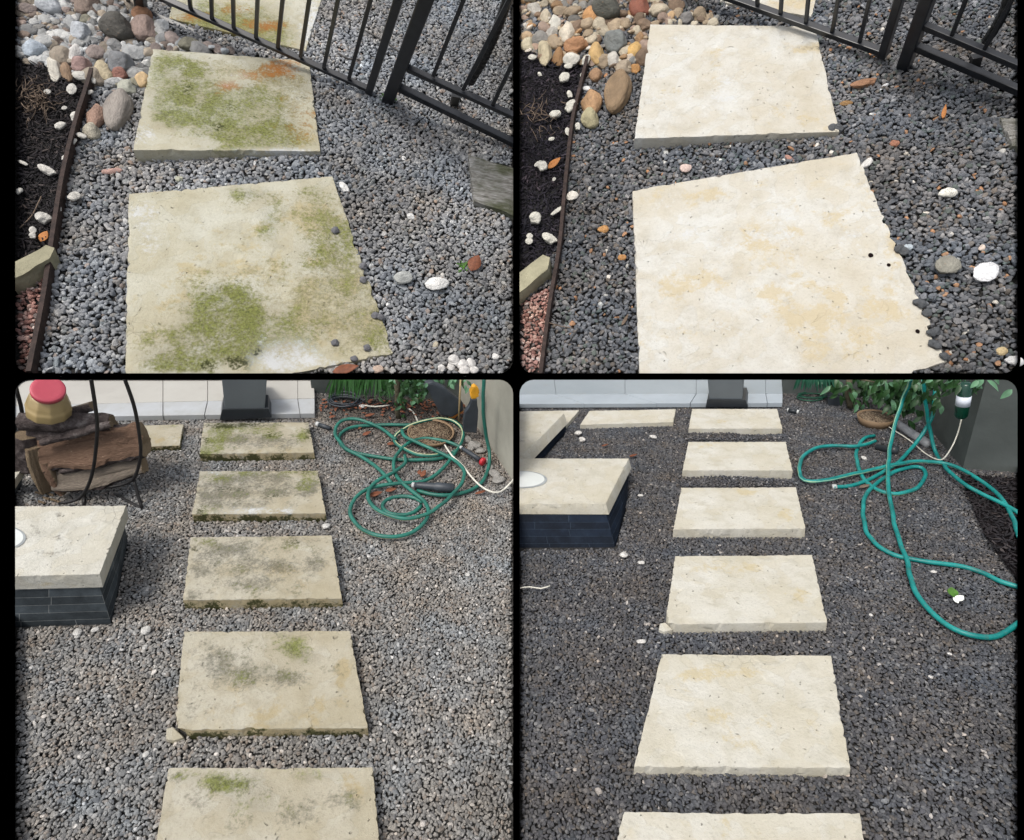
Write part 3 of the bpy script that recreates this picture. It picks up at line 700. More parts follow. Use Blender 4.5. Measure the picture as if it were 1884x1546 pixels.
def twigs(bed, spots, label, group):
    for (x, y, r, n) in spots:
        bm = bmesh.new(); t = bed.t(x, y)/F
        for i in range(n):
            a = rnd.uniform(0, 6.28); px, py = x+rnd.gauss(0, r*.45), y+rnd.gauss(0, r*.4); L = rnd.uniform(10, 34)
            P = []; h = rnd.uniform(.02, .07)
            for k in range(5):
                P.append(bed.V(px, py, h+.02*math.sin(k+i))); px += math.cos(a)*L/4; py += math.sin(a)*L/4; a += rnd.uniform(-.5, .5)
            tube(bm, P, lambda q: .0022*(1.2-q)*t*350, 4)
        mk("twig_heap", bm, MTWIG, bed=bed, label=label, cat="twigs", group=group, kind=None)
twigs(TL, [(62, 180, 42, 90)], "tangle of dry pale twigs on the mulch, upper left bed", None)
def stick(bed, pts, r, mat, name, label, cat="stick", h=.03, smooth=True, parent=None, seg=6):
    bm = bmesh.new(); tube(bm, spline([bed.V(p[0], p[1], p[2] if len(p) > 2 else h) for p in pts], .03), r, seg)
    return mk(name, bm, mat, bed=bed, smooth=smooth, label=label, cat=cat, parent=parent)
stick(TL, [(36, 420), (58, 398), (70, 375), (76, 362)], .0035, MTWIG, "twig", "bent dry twig on the mulch above the sandstone block, upper left bed")

# weathered wood
def drift(bed, px, h, label):
    P = [bed.V(x, y, h) for x, y in px]
    bm = bmesh.new(); prism(bm, [p-bed.n*(h+.01) for p in P], P)
    bmesh.ops.subdivide_edges(bm, edges=bm.edges[:], cuts=6, use_grid_fill=True)
    for v in bm.verts: v.co += bed.n*noise.noise(Vector((v.co.x*6, v.co.y*22, v.co.z*22)))*.02
    mk("driftwood", bm, MDRIFT, bed=bed, smooth=False, label=label, cat="wood")
drift(TL, ((862, 287), (960, 312), (960, 402), (905, 380), (872, 372)), .05, "grey weathered wood with dark moss stains at the right edge, upper left bed")

fl = Fence(TL, (262, 20), (715, 188), (475, 760))
gt = empty("metal_gate", fl.P(679, 168), "black metal gate swinging over the mossy slabs, upper left bed", "gate")
fl.member("bottom_rail", MSTEEL, ext((674, 163), (306, -2), -40) if False else (215, -40), (678, 164), 9, 1.2, parent=gt)
for (a, b) in (((351, 17), (349, 0)), ((390, 35), (389, 0)), ((430, 52), (429, 0)), ((471, 70), (474, 0)), ((511, 88), (520, 0)), ((553, 105), (569, 0)), ((596, 125), (622, 0)), ((642, 145), (682, 0))):
    fl.member("baluster", MSTEEL, a, ext(a, b), 6.5, .8, parent=gt)
fl.member("stile", MSTEEL, (679, 169), ext((679, 169), (733, 0)), 13, 1.1, parent=gt)
fr = empty("metal_fence", fl.P(716, 182), "black metal fence section right of the gate, upper left bed", "fence")
fl.member("post", MSTEEL, (713, 188), ext((716, 180), (784, 0)), 21, 1.0, parent=fr)
fl.member("rail", MSTEEL, (744, 123), (980, 229), 11, 1.0, parent=fr)
fl.member("bottom_rail", MSTEEL, (732, 160), (970, 275), 15, .8, parent=fr)
for (a, b) in (((797, 140), (853, 0)), ((852, 165), (937, 0)), ((907, 192), (998, 0))):
    fl.member("baluster", MSTEEL, a, ext(a, b), 7, .8, parent=fr)
fb = empty("metal_fence", fl.P(262, 20), "short black fence section and low sill above the cobbles, upper left bed", "fence")
fl.member("post", MSTEEL, (261, 22), ext((261, 22), (258, 0)), 17, 1.0, parent=fb)
fl.member("rail", MSTEEL, (60, -34), (256, 20), 7, 1.0, parent=fb)
for x, y in ((176, 14), (207, 26), (237, 22)): fl.member("baluster", MSTEEL, (x, y), (x-4, -60), 6, .8, parent=fb)
fl.member("sill_rail", MSTEEL, (272, 24), (449, 98), 9, 1.0, off=.02, parent=fb)
def pipe(bed, fn, pts, rpx, label, foot):
    r0 = empty("drain_pipe", fn.P(*pts[0], -.12), label, "pipe")
    P = [fn.P(x, y, -.12) for x, y in pts]; t = (P[0]-CAM).dot(FW)/F
    bm = bmesh.new(); P = spline(P, .012)
    tube(bm, P, lambda q: rpx*t*(1+.12*(int(q*len(P)) % 4 < 2)), 10)
    mk("corrugated_pipe", bm, MSTEEL2, parent=r0, bed=bed)
    bm = bmesh.new(); a = fn.P(foot[0], foot[1], -.1); b = bed.V(foot[0]-4, foot[1]+18, 0)
    beam(bm, a, b, bed.X*(rpx*t*1.1), bed.Y*(rpx*t*.9)); bev(bm, rpx*t*.2)
    mk("pipe_foot", bm, MSTEEL2, parent=r0, bed=bed)
pipe(TL, fl, [(866, 150), (890, 108), (912, 60), (930, 10), (950, -50)], 7.5, "black corrugated pipe rising behind the fence, upper left bed", (839, 175))
MSTICK = m_plain("grey_fallen_stick", (.09, .085, .08), .8, .2, .3, 40, .3)
stick(TL, [(672, 56), (700, 72), (735, 95), (752, 103)], .006, MSTICK, "stick", "dark stick on the gravel behind the gate's end stile, upper left bed")
stick(TL, [(622, 98), (640, 108), (662, 110)], .006, MSTICK, "stick", "short curved dark stick on the gravel behind the gate, upper left bed")

# ------------------------------------------------------------------ upper right bed
bed_base(TR, BASE_T); bed_rim(TR, .075)
tb = dict(tan=[(1490, 90, 60, 10, .7), (1500, 225, 50, 26, .65), (1220, 165, 40, 12, .4), (1440, 210, 50, 20, .4), (1310, 110, 30, 40, .3)], pale=[(1330, 150, 40, 60, .45), (1230, 190, 50, 30, .4), (1250, 60, 50, 20, .3)], grime=[(1480, 90, 70, 6, .3)])
tc = dict(tan=[(1395, 455, 48, 40, .85), (1270, 515, 60, 30, .7), (1300, 350, 110, 30, .5), (1480, 560, 90, 60, .6), (1560, 620, 90, 40, .7), (1620, 560, 50, 60, .5), (1230, 600, 60, 80, .45), (1530, 400, 70, 60, .45), (1580, 320, 40, 30, .4), (1640, 460, 20, 60, .5)], pale=[(1440, 420, 60, 60, .35), (1330, 460, 50, 30, .4), (1560, 450, 60, 40, .3), (1250, 400, 50, 60, .3), (1350, 620, 80, 40, .3)], grime=[(1600, 470, 7, 5, .0)])
ta = dict(tan=[(1450, 0, 80, 20, .6)])
slab(TR, ((1300, -45), (1512, -45), (1494, 31), (1335, 6)), .03, MS_TR, "clean cream slab half hidden beyond the gate, upper right bed", .01, attrs=ta)
slab(TR, ((1196, 45), (1500, 48), (1545, 243), (1166, 256)), (.05, .04, .045, .095), MS_TR, "clean cream slab with grooved front edge before the gate, upper right bed", .01, attrs=tb)
def ec2(px, py, q):
    if px > 1600 and py > 400: return max(0, noise.noise(q*13))*.09
    return 0
SLC = slab(TR, ((1162, 350), (1577, 280), (1744, 666), (1182, 857)), .03, MS_TR, "largest clean cream slab with three small holes, upper right bed", .014, attrs=tc, edgechip=ec2, n=60)
MHOLE = m_plain("dark_hole", (.01, .006, .006), .95, .05, .2)
for x, y, r in ((1602, 470, 4.2), (1635, 488, 3.2), (1688, 610, 3.6)):
    bm = bmesh.new(); p = TR.V(x, y, .0315); t = TR.t(x, y)/F; vs = [bm.verts.new(p+(TR.X*math.cos(k*.7)+TR.Y*math.sin(k*.7)*1.2)*r*t*(1+.25*noise.noise(Vector((k*2.1, x, 0))))) for k in range(9)]
    bm.faces.new(vs); lo_ = bmesh.ops.extrude_face_region(bm, geom=bm.faces[:])
    for v in lo_['geom']:
        if isinstance(v, bmesh.types.BMVert): v.co += TR.n*.0025
    mk("pit", bm, MHOLE, parent=SLC, bed=TR)

mulR = [(956, 82), (990, 108), (1040, 118), (1084, 124), (1068, 190), (1053, 240), (1041, 345), (1032, 440), (1012, 472), (1004, 470), (956, 508)]
pinkR = [(956, 560), (1012, 525), (1012, 580), (998, 687), (956, 687)]
cobR = [(956, -50), (1236, -50), (1250, 10), (1345, 45), (1196, 46), (1190, 118), (1160, 135), (1120, 122), (1084, 120), (1040, 118), (990, 108), (956, 80)]
gx = [[TR.V(*p) for p in mulR], [TR.V(*p) for p in pinkR]]
def fadeTR(P, u, v): return np.clip(.95+.25*np.sin(u*.012+2)*np.sin(v*.011), .6, 1.3)[:, None]*np.ones((1, 3))
scatter("gravel", TR, .0285, PEB, DARK, DW, excl=FOOT[TR]+gx, size=(.9, 1.35), layers=2, zs=(.25, .5), label="damp dark grey gravel round the clean slabs, upper right bed", cat="gravel", tone=fadeTR, tilt=.7)
scatter("bark_mulch", TR, .024, CHIP, [tuple(v*q for v, q in zip(c, (.8, .8, 1.1))) for c in MULCH], [5, 4, 2, .7], poly=mulR, size=(.7, 2.1), layers=3, zs=(.1, 1.2), tilt=.45, label="blue-black bark mulch beside the upper right bed's steel strip", cat="mulch")
scatter("pink_gravel", TR, .024, PEB, PINK, [4, 3, 2.4, 1.2, .7], poly=pinkR, size=(.8, 1.3), layers=2, zs=(.1, .5), label="pink gravel in the corner below the sandstone block, upper right bed", cat="gravel")
scatter("small_river_stones", TR, .07, PEB, list(COBR.values()), [2, 3, 2, 1, 1, 1, 1], poly=cobR, excl=FOOT[TR], size=(.7, 1.15), layers=1, zs=(.3, .3), label="small river stones filling the gaps between cobbles, upper right bed", cat="stones")
SP = [(1133, 77, 42, 30, (.17, .18, .17), 'flat grey-green', 1), (1137, 168, 42, 58, (.24, .165, .095), 'tall standing brown', 0), (1088, 190, 32, 40, (.38, .23, .12), 'tan leaning', 4), (1086, 219, 32, 28, (.37, .33, .2), 'squat buff', 2),
      (1003, 98, 26, 38, (.42, .36, .24), 'speckled buff', 1), (1029, 106, 22, 26, (.25, .14, .06), 'brown', 2), (1043, 60, 26, 28, (.56, .50, .4), 'cream and rust', 4), (1060, 84, 46, 18, (.38, .2, .1), 'long rust', 1), (1098, 100, 28, 30, (.48, .32, .14), 'ochre and white', 2),
      (1168, 94, 24, 20, (.52, .33, .12), 'round amber', 0), (1116, 14, 50, 30, (.08, .08, .065), 'dark boulder-like', 2), (1176, 14, 32, 28, (.22, .08, .05), 'red brown', 3), (1160, 108, 18, 14, (.55, .46, .36), 'small cream', 1), (1147, 126, 26, 18, (.32, .26, .19), 'flat brown-grey', 3),
      (971, 84, 22, 18, (.45, .40, .28), 'pale buff', 3), (1020, 45, 20, 26, (.55, .53, .46), 'upright white', 4), (1096, 139, 22, 16, (.30, .18, .1), 'low brown', 0), (1170, 127, 18, 14, (.42, .22, .08), 'small orange', 1), (1234, 32, 16, 14, (.46, .31, .17), 'round tan', 0), (1088, 30, 30, 20, (.45, .24, .1), 'orange', 2), (1264, 34, 24, 14, (.2, .19, .18), 'grey', 1)]
for x, y, a, b, c, wd, k in SP:
    stone(TR, x, y, a, b, c, "%s river stone by the mulch, upper right bed" % wd, k, rnd.uniform(-.15, .15), None, "river_stone", sink=.15, thick=.8)
cobbles(TR, cobR, COBR, [2.2, 3, 2.6, 1.2, 1.4, 1.4, 1.0], 103, (13, 29), "right", [s[:4] for s in SP])
WH = [(1050, 196, 20, 16), (1020, 211, 20, 11), (1052, 110, 26, 16), (1078, 112, 14, 14), (1037, 143, 18, 14), (1046, 122, 12, 8), (993, 137, 7, 6), (1070, 138, 6, 6), (1046, 243, 10, 12), (1063, 233, 10, 10), (997, 306, 16, 16), (990, 302, 8, 10), (985, 402, 22, 16), (974, 434, 12, 8), (974, 444, 12, 10), (1011, 439, 18, 22), (1024, 388, 8, 18), (980, 106, 14, 6), (1048, 174, 10, 10), (1019, 330, 6, 6), (1015, 256, 10, 5)]
for i, (x, y, a, b) in enumerate(WH):
    stone(TR, x, y, a, b, (.55, .53, .46), "%s white coral-like fragment %s on the blue-black mulch, upper right bed" % ("large" if a > 15 else ("tiny" if a < 9 else "middling"), "near the cobbles" if y < 175 else ("level with the standing stones" if y < 270 else ("halfway along" if y < 380 else "just above the sandstone block"))), 5+i % 3, rnd.uniform(-1, 1), "white stones on the mulch of the upper right bed", "white_stone", h=.05)
for x, y, a, b, wd, c in ((1743, 355, 20, 18, 'white round', (.7, .68, .6)), (1814, 503, 32, 30, 'large white angular', (.74, .74, .74)), (1742, 490, 34, 26, 'grey limpet-shaped', (.25, .24, .2)), (1262, 310, 18, 12, 'pale pink', (.62, .48, .42)), (1626, 160, 7, 12, 'thin white', (.7, .7, .7)), (1671, 455, 14, 10, 'pale blue', (.4, .45, .48)), (1596, 300, 14, 18, 'upright white', (.62, .6, .56)),
                        (1843, 648, 16, 14, 'buff', (.46, .36, .2)), (1866, 664, 20, 20, 'corner white', (.55, .55, .54)), (1806, 456, 14, 7, 'flat cream', (.6, .5, .42)), (1052, 362, 18, 14, 'white knobbly', (.66, .62, .54)), (1110, 422, 16, 14, 'orange', (.42, .22, .08)), (1144, 475, 12, 12, 'rusty', (.4, .2, .07)), (1079, 163, 10, 9, 'small white', (.7, .7, .68)), (1590, 153, 18, 26, 'terracotta', (.3, .16, .09)), (1556, 191, 10, 12, 'amber', (.26, .15, .06)), (1452, 292, 10, 12, 'pinkish', (.4, .22, .17)), (1645, 265, 14, 10, 'brick red', (.33, .15, .09))):
    stone(TR, x, y, a, b, c, "%s stone lying alone on the dark gravel, upper right bed" % wd, 5+(x % 3), x*.1, None, "pale_stone", sink=-.25)
for i, (x, y) in enumerate(((1531, 237), (1541, 235), (1690, 556), (1697, 560), (1706, 575), (1714, 612), (1721, 610), (1716, 632), (1724, 636), (1655, 458), (1663, 462), (1738, 655))):
    stone(TR, x, y, 14, 13, (.075, .08, .085), "dark pebble overlapping the right edge of a clean slab, upper right bed", 3+i % 2, i, "dark pebbles spilling onto the clean slabs", "pebble", h=.04)
edging(TR, [(1082, 122), (1068, 180), (1055, 238), (1043, 345), (1032, 465), (1014, 575), (998, 700)], .07, .022, "dark rusty steel strip between mulch and gravel, upper right bed")
block(TR, ((950, 506), (1000, 468), (1013, 473), (1008, 495), (950, 545)), (.1, .1, .1, .1, .1), .1, "olive sandstone block between mulch and pink gravel, upper right bed")
one_leaf(TR, 1020, 303, 28, 15, 40, MLEAFO, "dead_leaf", "bright orange dead leaf on the mulch, upper right bed", h=.03)
one_leaf(TR, 1736, 208, 28, 7, 85, MLEAFO, "dead_leaf", "narrow upright rust leaf on the gravel below the fence, upper right bed", h=.035)
one_leaf(TR, 1150, 590, 24, 6, 60, MTWIG, "dead_leaf", "narrow brown leaf beside the big clean slab's left edge", h=.03)
drift(TR, ((1840, 216), (1900, 218), (1900, 285), (1862, 268)), .04, "grey-green weathered wood at the right edge, upper right bed")
stick(TR, [(1004, 592), (1030, 600), (1055, 604)], .0025, MTWIG, "twig", "thin pale twig lying across the steel strip, upper right bed", h=.06)
stick(TR, [(1045, 632), (1054, 618), (1064, 604)], .004, MSTICK, "twig", "short dark twig on the gravel left of the big clean slab")
twigs(TR, [(990, 210, 36, 40)], "sparse dry twigs on the mulch, upper right bed", None)

fq = Fence(TR, (1300, 12), (1664, 128), (1340, 1080))
gt = empty("metal_gate", fq.P(1625, 103), "black metal gate standing over the clean slabs, upper right bed", "gate")
fq.member("bottom_rail", MSTEEL, (1180, -62), (1624, 96), 9, 1.2, parent=gt)
for (a, b) in (((1394, 13), (1393, -10)), ((1436, 27), (1438, 0)), ((1483, 43), (1487, 0)), ((1531, 60), (1542, 0)), ((1582, 77), (1600, 0))):
    fq.member("baluster", MSTEEL, a, ext(a, b), 6.5, .8, parent=gt)
fq.member("stile", MSTEEL, (1624, 104), ext((1624, 104), (1655, 0)), 14, 1.1, parent=gt)
fr = empty("metal_fence", fq.P(1664, 124), "black metal fence section right of the gate, upper right bed", "fence")
fq.member("post", MSTEEL, (1662, 127), ext((1664, 122), (1707, 0)), 21, 1.0, parent=fr)
fq.member("rail", MSTEEL, (1692, 44), (1900, 132), 11, 1.0, parent=fr)
fq.member("bottom_rail", MSTEEL, (1680, 84), (1900, 178), 13, .9, parent=fr)
for (a, b) in (((1752, 64), (1777, 0)), ((1812, 90), (1862, 0))):
    fq.member("baluster", MSTEEL, a, ext(a, b), 7, .8, parent=fr)
fq.member("sill_rail", MSTEEL, (1225, -6), (1366, 44), 9, 1.0, off=.02, parent=gt)
pipe(TR, fq, [(1815, 75), (1832, 50), (1850, 15), (1866, -45)], 8, "black corrugated pipe rising behind the fence, upper right bed", (1797, 103))
#@@PART3
# ================================================================== lower beds
MPAT = None
def m_tile(name, c, c2, sc):
    t = NT(name); n1 = t.noise(sc, 6, .65); n2 = t.noise(sc*6, 4); k = t.ramp(n1, [(.35, 0), (.65, 1)])
    col = t.mix(k, c, c2); col = t.mix(t.ramp(n2, [(.58, 0), (.75, .3)]), col, (.3, .29, .26)); t.bump(n2, .15, .003); return t.fin(col, .55, .35)
MTILE_L = m_tile("pale_patio_tile", (.44, .43, .39), (.38, .365, .33), 3); MTILE_R = m_tile("cool_patio_tile", (.29, .325, .345), (.25, .285, .305), 3)
MKERB_L = m_tile("kerb_tile", (.42, .44, .455), (.33, .33, .31), 5); MKERB_R = m_tile("kerb_tile_cool", (.36, .405, .44), (.31, .35, .38), 5)
MGROUT = m_plain("tile_grout", (.12, .115, .10), .9, .1)
MPILLAR = m_plain("grey_painted_metal", (.10, .115, .125), .45, .4, .08, 8, .05)
MPLINTH = m_plain("dark_painted_metal", (.022, .026, .03), .4, .4, .25, 10, .1)
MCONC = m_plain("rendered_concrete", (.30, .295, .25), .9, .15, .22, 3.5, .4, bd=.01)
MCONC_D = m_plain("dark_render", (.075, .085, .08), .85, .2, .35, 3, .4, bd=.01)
MSOIL = m_bed("dark_soil", (.018, .014, .011), (.06, .045, .035), 30)
MGRATE = m_plain("white_inlay", (.60, .625, .60), .35, .4, .06, 20, .05)
MRING = m_plain("grey_seal", (.30, .32, .32), .5, .3)
def m_slate(name, c, joint, rows, bed, sx=3.2):
    """stacked dark slate strips with pale joints, laid out in the wall's own height and length"""
    t = NT(name); uv = t.n('ShaderNodeUVMap'); br = t.n('ShaderNodeTexBrick'); t.l(uv.outputs[0], br.inputs['Vector'])
    br.inputs['Scale'].default_value = 1; br.inputs['Brick Width'].default_value = 1.1; br.inputs['Row Height'].default_value = .19
    br.inputs['Mortar Size'].default_value = .006; br.inputs['Mortar Smooth'].default_value = .4; br.offset = .37; br.squash = .6; br.squash_frequency = 3
    br.inputs['Color1'].default_value = (*c, 1); br.inputs['Color2'].default_value = (*[v*1.9 for v in c], 1); br.inputs['Mortar'].default_value = (*joint, 1)
    n1 = t.noise(14, 6, .7); col = t.mix(1.0, br.outputs[0], t.ramp(n1, [(.3, .6), (.7, 1.5)]), 'MULTIPLY')
    col = t.mix(t.ramp(t.noise(7, 6, .75), [(.55, 0), (.75, .25)]), col, tuple(v*1.3 for v in joint))
    t.bump(t.math('ADD', t.math('MULTIPLY', br.outputs['Fac'], -.5), n1), .5, .006); return t.fin(col, .75, .15)
MSLATE_L = m_slate("slate_cladding", (.028, .034, .038), (.14, .15, .15), 6, None)
MSLATE_R = m_slate("dark_slate_cladding", (.003, .006, .012), (.02, .03, .045), 6, None)
def m_hose(name, c, c2):
    t = NT(name); n1 = t.noise(18, 4); n2 = t.noise(60, 6, .7)
    col = t.mix(t.ramp(n1, [(.35, 0), (.65, 1)]), c, c2); col = t.mix(t.ramp(n2, [(.55, 0), (.75, .5)]), col, (.10, .10, .075)); return t.fin(col, t.ramp(n2, [(.3, .3), (.7, .6)]), .45)
MH_L = m_hose("green_hose", (.012, .10, .075), (.02, .16, .12)); MH_R = m_hose("teal_hose", (.0, .14, .13), (.01, .24, .22))
MHS = m_hose("hose_stripe", (.42, .46, .24), (.55, .55, .35)); MHS2 = m_hose("hose_stripe_teal", (.16, .48, .38), (.42, .55, .30))
MWHOSE = m_plain("white_cable", (.62, .60, .52), .5, .3, .1)
MBARK = (lambda t: (t.bump(t.noise(26, 7, .75, stretch=(1, 1, 1)), 1.0, .02), t.fin(t.ramp(t.noise(26, 7, .75), [(.35, (.035, .028, .026)), (.55, (.11, .09, .085)), (.72, (.26, .235, .22))]), .95, .1))[1])(NT("log_bark"))
def m_wood(name, a, b):
    t = NT(name); uv = t.n('ShaderNodeUVMap').outputs[0]; g = t.noise(5, 7, .7, vec=uv, stretch=(1.2, 9, 1)); t.bump(g, .9, .012)
    c = t.ramp(g, [(.3, a), (.7, b)]); c = t.mix(t.ramp(t.noise(90, 2), [(.66, 0), (.74, .4)]), c, (.5, .4, .28)); return t.fin(c, .85, .15)
MW_RED = m_wood("split_wood_red", (.10, .06, .04), (.28, .18, .125)); MW_GREY = m_wood("split_wood_grey", (.15, .12, .095), (.36, .31, .25)); MW_END = m_wood("cut_wood_end", (.17, .12, .075), (.40, .31, .205))
MROD = m_plain("black_iron_rod", (.012, .011, .011), .5, .4, .3, 60, .2)
MJUG = m_plain("clouded_yellow_plastic", (.34, .255, .12), .35, .5, .22, 9, .1); MLID = m_plain("pink_red_lid", (.46, .07, .10), .4, .4, .08, 20, .05)
MDPL = m_plain("dark_grey_plastic", (.035, .042, .05), .45, .4, .25, 20, .15); MYEL = m_plain("yellow_plastic", (.62, .30, .02), .4, .4, .15, 30, .1); MORA = m_plain("orange_plastic", (.60, .22, .04), .45, .4, .15)
MREDP = m_plain("red_plastic", (.42, .02, .03), .4, .4, .15); MCANE = m_plain("bamboo_cane", (.36, .27, .14), .6, .3, .2, 50, .2)
MCLAY = m_plain("brown_dish_rim", (.20, .135, .08), .7, .3, .2, 20, .2)
def m_speck():
    t = NT("seed_and_gravel_fill"); v = t.n('ShaderNodeTexVoronoi'); v.inputs['Scale'].default_value = 190; t.l(t.coord(), v.inputs['Vector'])
    c = t.mix(1.0, t.ramp(v.outputs['Color'], [(.1, (.04, .028, .018)), (.5, (.17, .12, .08)), (.9, (.30, .24, .16))]), (1, 1, 1), 'MULTIPLY'); t.bump(v.outputs['Distance'], .8, .01); return t.fin(c, .85, .2)
MSPECK = m_speck()
MFERN = m_plain("palm_frond_green", (.022, .082, .016), .5, .35, .45, 30, .1); MFERN_R = m_plain("palm_frond_teal", (.012, .07, .04), .5, .35, .4, 30, .1)
MLEAF = m_plain("shrub_leaf", (.022, .062, .018), .42, .4, .45, 25, .15); MLEAFP = m_plain("shrub_leaf_pale", (.10, .22, .12), .42, .4, .3, 25, .15)
MTRUNK = m_plain("mossy_trunk", (.085, .075, .05), .9, .15, .45, 25, .6, bd=.01); MPETAL = m_plain("white_petal", (.78, .80, .74), .5, .3, .05)
MBOT = m_plain("dark_green_bottle", (.004, .035, .02), .2, .5, .2); MLABEL = m_plain("white_label", (.62, .66, .72), .5, .3, .05)
MNZ = m_plain("grey_connector", (.45, .46, .45), .4, .4, .2)
MPVC = m_plain("pale_grey_pipe", (.30, .31, .32), .6, .3, .3, 12, .3)

BASE_L = m_bed("soil_base_grey", (.05, .05, .045), (.10, .095, .09), 60)
bed_base(BL, BASE_L); bed_rim(BL, .03); bed_base(BR, BASE_T); bed_rim(BR, .028)

# ---- patio steps
def patio(bed, back, kerbL, frontL, kerbR, frontR, hgt_, mats, cuts, word, x0, x1):
    """tile terrace: kerbL/R line between field tiles and kerb tiles, frontL/R front top edge"""
    root = empty("patio_step", bed.V((x0+x1)/2, max(frontL, frontR), 0), "pale tiled patio step %s" % word, "patio step")
    h = hgt_
    ylim = back
    # field tiles
    def quad(a, b, c, d, top, mat, name, g=0.0015):
        P = [bed.V(*q, top) for q in (a, b, c, d)]; cc = sum(P, Vector())/4
        P = [p + (cc-p).normalized()*g for p in P]
        bm = bmesh.new(); prism(bm, [p-bed.n*.02 for p in P], P); bev(bm, .0008, 1)
        return mk(name, bm, mat, parent=root, bed=bed)
    ky = lambda x: kerbL + (kerbR-kerbL)*(x-x0)/(x1-x0); fy = lambda x: frontL + (frontR-frontL)*(x-x0)/(x1-x0)
    xs = [x0]+[c[1] for c in cuts]+[x1]; xb = [x0]+[c[0] for c in cuts]+[x1-4]; xk = [x0]+[c[2] for c in cuts]+[x1]
    for i in range(len(xs)-1):
        quad((xb[i], ylim), (xb[i+1], ylim), (xs[i+1], ky(xs[i+1])), (xs[i], ky(xs[i])), h, mats[0], "tile")
        quad((xs[i], ky(xs[i])), (xs[i+1], ky(xs[i+1])), (xk[i+1], fy(xk[i+1])), (xk[i], fy(xk[i])), h+.0005, mats[1], "kerb_tile")
    # riser
    P = [bed.V(x0-3, fy(x0), h-.006), bed.V(x1-.5, fy(x1), h-.006), bed.V(x1-5, ylim, h-.006), bed.V(x0-3, ylim, h-.006)]
    bm = bmesh.new(); prism(bm, [p-bed.n*(h+.02) for p in P], P); mk("riser", bm, mats[0], parent=root, bed=bed)
    FOOT[bed].append([p for p in P])
patio(BL, 660, 747, 768.5, 733, 761, .026, (MTILE_L, MKERB_L), ((300, 300, 300), (382, 382, 376), (548, 548, 552)), "behind the firewood and grey pillar, lower left bed", 10, 579)
patio(BR, 670, 726, 743.5, 724, 741.5, .030, (MTILE_R, MKERB_R), ((1016, 1023, 1075), (1150, 1150, 1208), (1281, 1281, 1270), (1408, 1409, 1412)), "behind the dark pillar, lower right bed", 935, 1440)

# ---- pillars
def pillar(bed, g, top, bot, base, hb, label):
    """front face: top / bot = (xl, xr, y); base plinth likewise"""
    root = empty("pillar", bed.V((bot[0]+bot[1])/2, g, 0), label, "pillar")
    def solid(q, depth, name, mat, bw):
        P = [bed.W(x, y, g, (bot[0]+bot[1])/2) for x, y in q]
        bm = bmesh.new(); prism(bm, P, [p + bed.D*depth for p in P]); bev(bm, bw, 2); mk(name, bm, mat, parent=root, bed=bed)
    k = (top[2]-640)/(bot[2]-top[2])
    xl = top[0] + (top[0]-bot[0])*k; xr = top[1] + (top[1]-bot[1])*k
    solid(((bot[0], bot[2]), (bot[1], bot[2]), (xr, 640), (xl, 640)), .2, "shaft", MPILLAR, .002)
    dep = (bed.V(base[0][0], hb)-bed.V(base[0][0], base[0][1])).length
    Pf = [bed.W(x, y, g+1.5, (bot[0]+bot[1])/2) for x, y in base]
    bm = bmesh.new(); prism(bm, Pf, [p + bed.D*dep for p in Pf]); bev(bm, .002, 2); mk("plinth", bm, MPLINTH, parent=root, bed=bed)
    FOOT[bed].append([bed.V(base[0][0], base[0][1]), bed.V(base[1][0], base[1][1]), bed.V(base[1][0], base[1][1]-30), bed.V(base[0][0], base[0][1]-30)])
pillar(BL, 778, (408, 491, 699), (414, 487, 756), ((404, 774), (500, 769), (494, 752), (409, 753)), 748, "square grey metal pillar with dark plinth, behind the farthest slab, lower left bed")
pillar(BR, 757, (1302, 1367, 699), (1305, 1366, 735), ((1298, 750), (1376, 750), (1372, 736), (1301, 735)), 727, "square slate-grey pillar with black plinth, behind the farthest clean slab, lower right bed")

# ---- slabs, lower left
def T(*a): return a
S1 = dict(dark=[(400, 785, 30, 5, .6), (500, 798, 26, 6, .6), (570, 800, 8, 18, .6), (375, 815, 8, 18, .5), (450, 782, 40, 4, .5)], moss=[(470, 800, 110, 30, .42), (400, 800, 22, 18, 1.00), (395, 822, 24, 12, 0.94), (480, 792, 26, 7, 1.00), (505, 800, 18, 6, 0.94), (560, 805, 14, 18, 1.00), (375, 830, 20, 10, 0.94), (420, 790, 30, 8, 0.68)], grime=[(470, 805, 120, 34, .5), (440, 782, 60, 6, 1.00), (450, 810, 60, 12, 0.74), (520, 815, 50, 12, 0.61), (570, 785, 12, 20, 0.68), (400, 790, 20, 10, 0.54)], tan=[(480, 825, 80, 10, 0.54)])
S2 = dict(dark=[(560, 870, 26, 4, .6), (420, 900, 30, 6, .45), (500, 915, 26, 6, .45), (365, 935, 10, 10, .5)], moss=[(470, 905, 120, 40, .3), (555, 868, 28, 7, 1.00), (570, 880, 22, 14, 0.81), (395, 880, 26, 10, 0.68), (550, 895, 18, 12, 0.54), (380, 935, 24, 10, 0.54), (450, 870, 40, 8, 0.54)], grime=[(480, 905, 120, 36, .45), (410, 900, 60, 20, 0.94), (470, 880, 70, 18, 0.81), (520, 900, 60, 20, 0.61), (380, 925, 30, 20, 0.68), (575, 895, 16, 20, 0.68), (450, 930, 60, 12, 0.54), (493, 922, 5, 4, 1.00), (557, 910, 6, 4, 1.00)], pale=[(480, 940, 70, 8, 0.68), (400, 870, 30, 6, 0.41)])
